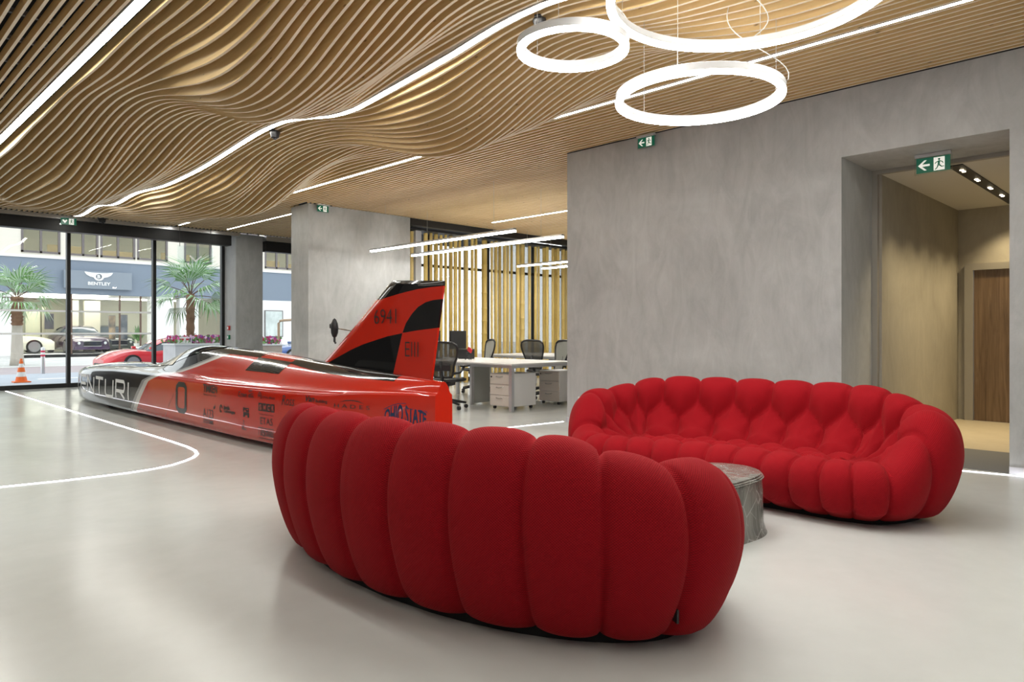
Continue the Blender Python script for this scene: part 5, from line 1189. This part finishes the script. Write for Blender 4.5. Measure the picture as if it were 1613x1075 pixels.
# cone and bollard
p = G(33.5, 602)
cn = thing('traffic_cone', 'orange and white traffic cone outside the street window', 'cone', (p[0], p[1], -.012))
M_OR = mat('cone_orange', (.85, .17, .03), .5)
obj('foot', MB().bbox(-.17, -.17, 0, .17, .17, .03, .008), M_OR, cn)
cr = lambda z: .13 - .105 * z / .56
for k, (z0, z1, m) in enumerate(((.03, .14, M_OR), (.141, .25, M_WR), (.251, .36, M_OR), (.361, .45, M_WR), (.451, .57, M_OR))): obj('band', MB().lathe([(cr(z0), z0), (cr(z1), z1)], n=20), m, cn, smooth=True, angle=40)
p = G(67.5, 588.5)
bl = thing('bollard', 'grey street bollard with red and white bands beyond the cone', 'bollard', (p[0], p[1], -.012))
obj('post', MB().lathe([(.055, 0), (.055, .74), (.04, .765), (.01, .775)], n=16), M_ALU, bl, smooth=True, angle=40)
for z0, m in ((.50, M_PRED), (.56, M_WR), (.62, M_PRED)): obj('band', MB().lathe([(.0565, z0), (.0565, z0 + .055)], n=16), m, bl, smooth=True, angle=40)

# ------------------------------------------------------------------ cars
M_TYRE = mat('tyre', (.015, .015, .015), .8); M_RIM = mat('rim', (.35, .35, .37), .3, .9); M_CGL = mat('car_glass', (.06, .08, .10), .05, coat=.5); M_HL = mat('headlight', (.75, .78, .82), .08, coat=1.)
STY = {'coupe': ([(0, .80, .44), (.03, .90, .52), (.12, .97, .60), (.30, 1, .655), (.5, 1, .67), (.8, 1, .69), (.93, .95, .68), (1, .84, .52)], [(.29, .655, .80), (.40, .93, .74), (.50, 1.0, .70), (.62, .99, .70), (.75, .90, .72), (.90, .69, .78)]),
       'sport': ([(0, .70, .36), (.04, .86, .46), (.12, .96, .60), (.22, .99, .66), (.34, .97, .62), (.55, .98, .70), (.78, 1, .78), (.93, .96, .74), (1, .86, .60)], [(.30, .62, .78), (.42, .90, .66), (.52, 1.0, .60), (.62, .98, .60), (.75, .86, .62), (.88, .76, .66)])}
def street_car(name, loc, rz, L, W, H, paint, label, style='coupe', lower=None, nose_dark=True):
    r = thing(name, label, 'car', loc, rz); bs, cs = STY[style]; zb = .13 * H; w_ = W / 2
    us = np.linspace(0, 1, 29); rows = []
    for u in us:
        wf = float(np.interp(u, [b[0] for b in bs], [b[1] for b in bs])) * w_; zt = float(np.interp(u, [b[0] for b in bs], [b[2] for b in bs])) * H; x = L / 2 - u * L
        h_ = [(0, zb), (wf * .9, zb), (wf * .98, zb + .08), (wf, zb + (zt - zb) * .45), (wf * .985, zt - .14 * H), (wf * .93, zt - .04 * H), (wf * .75, zt), (0, zt + .015 * H)]
        rows.append([(x, y, z) for y, z in h_] + [(x, -y, z) for y, z in reversed(h_[1:-1])])
    b = MB().grid(rows, wv=True); n = len(rows[0]); b.f += [tuple(range(n)), tuple((len(rows) - 1) * n + k for k in range(n))]; b.m += [0, 0]
    obj('body', b, paint, r, smooth=True, angle=40)
    rows = []; roof = []
    for u in np.linspace(cs[0][0], cs[-1][0], 15):
        zt = float(np.interp(u, [c[0] for c in cs], [c[1] for c in cs])) * H; wt = float(np.interp(u, [c[0] for c in cs], [c[2] for c in cs])) * w_; x = L / 2 - u * L; zq = float(np.interp(u, [q[0] for q in bs], [q[2] for q in bs])) * H - .01
        zt = max(zt, zq + .005); rows.append([(x, -w_ * .86, zq - .02), (x, -wt * 1.02, zq + (zt - zq) * .82), (x, -wt * .85, zt), (x, 0, zt + .02 * H), (x, wt * .85, zt), (x, wt * 1.02, zq + (zt - zq) * .82), (x, w_ * .86, zq - .02)])
        if .38 < u < .80: roof.append([(q[0], q[1] * 1.03, q[2] + .008) for q in rows[-1][1:6]])
    obj('cabin_glass', MB().grid(rows), M_CGL, r, smooth=True, angle=50)
    obj('roof', MB().grid(roof), paint, r, smooth=True, angle=50)
    for fx_ in (.19, .80):
        for s_ in (-1, 1):
            M_ = Matrix.Rotation(pi / 2, 4, 'X'); wh = obj('wheel', MB().lathe([(.2 * H, -.1), (.25 * H, -.09), (.255 * H, .0), (.25 * H, .09), (.2 * H, .1)], (L / 2 - fx_ * L, s_ * (w_ - .07), .255 * H), 22, M=M_), M_TYRE, r, smooth=True, angle=40)
            obj('rim', MB().lathe([(.19 * H, -.105), (.15 * H, -.09), (.03 * H, -.085), (.03 * H, .085), (.15 * H, .09), (.19 * H, .105)], (L / 2 - fx_ * L, s_ * (w_ - .065), .255 * H), 14, M=M_), M_RIM, wh)
    for s_ in (-1, 1):
        obj('headlight', MB().lathe([(.015, 0), (.07, .02), (.085, .06), (.07, .16)], (L / 2 + (.025 if style == 'coupe' else -.07 * L), s_ * w_ * .62, (.37 if style == 'coupe' else .46) * H), 12, M=Matrix.Rotation(-pi / 2, 4, 'Y')), M_HL, r, smooth=True)
        obj('wing_mirror', MB().bbox(L / 2 - .34 * L, s_ * (w_ + .02) - .06, .66 * H, L / 2 - .31 * L, s_ * (w_ + .02) + .06, .74 * H, .015), paint, r)
    if style == 'sport':
        obj('intake', MB().bbox(L / 2 - .03, -w_ * .5, .17 * H, L / 2 + .006, w_ * .5, .24 * H, .01), M_DARK, r); return r
    g_ = MB().bbox(L / 2 - .035, -w_ * .40, .27 * H, L / 2 + .02, w_ * .40, .43 * H, .012); gr = obj('grille', g_, M_DARK, r); obj('grille_frame', MB().tube([(L / 2 + .015, y, z * H) for y, z in ((-w_ * .42, .26), (w_ * .42, .26), (w_ * .46, .44), (-w_ * .46, .44))], .016, 6, closed=True), M_CHROME, gr)
    if lower: obj('bumper', MB().bbox(L / 2 - .25, -w_ * .84, .14 * H, L / 2 + .01, w_ * .84, .25 * H, .02), lower, r)
    return r
def paint(n, c, rough=.25): return mat(n, c, rough, coat=1.)
street_car('sports_car', (8.35, 24.5, -.012), pi, 3.9, 1.7, 1.0, paint('sports_red', (.70, .02, .035)), 'red sports car parked across the street behind the planter', 'sport')
p = PY(40, 560, 41.6); street_car('car', (p[0] - .95, 42.7, .1), -.10, 4.6, 1.9, 1.38, paint('pearl_white', (.74, .71, .60)), 'cream coupe in the showroom behind the left palm trunk')
p = PY(146, 560, 40.4); street_car('car', (p[0] - .1, 42.7, .1), -pi / 2 + .06, 4.3, 1.95, 1.42, paint('aubergine', (.06, .03, .07)), 'dark purple sedan with chrome grille in the showroom', lower=paint('aubergine_low', (.07, .03, .09)))
p = PY(166, 560, 43.6); street_car('car', (12.2, 44.6, .1), -pi / 2 + .02, 3.6, 1.85, 1.45, paint('dark_green', (.06, .075, .07)), 'dark green car behind the purple sedan in the showroom')
p = PY(455, 560, 26); street_car('car', (p[0] + 1.3, 26.2, -.014), pi - .1, 4.3, 1.8, 1.1, paint('street_blue', (.10, .17, .42)), 'blue car in the street seen in the narrow right window')
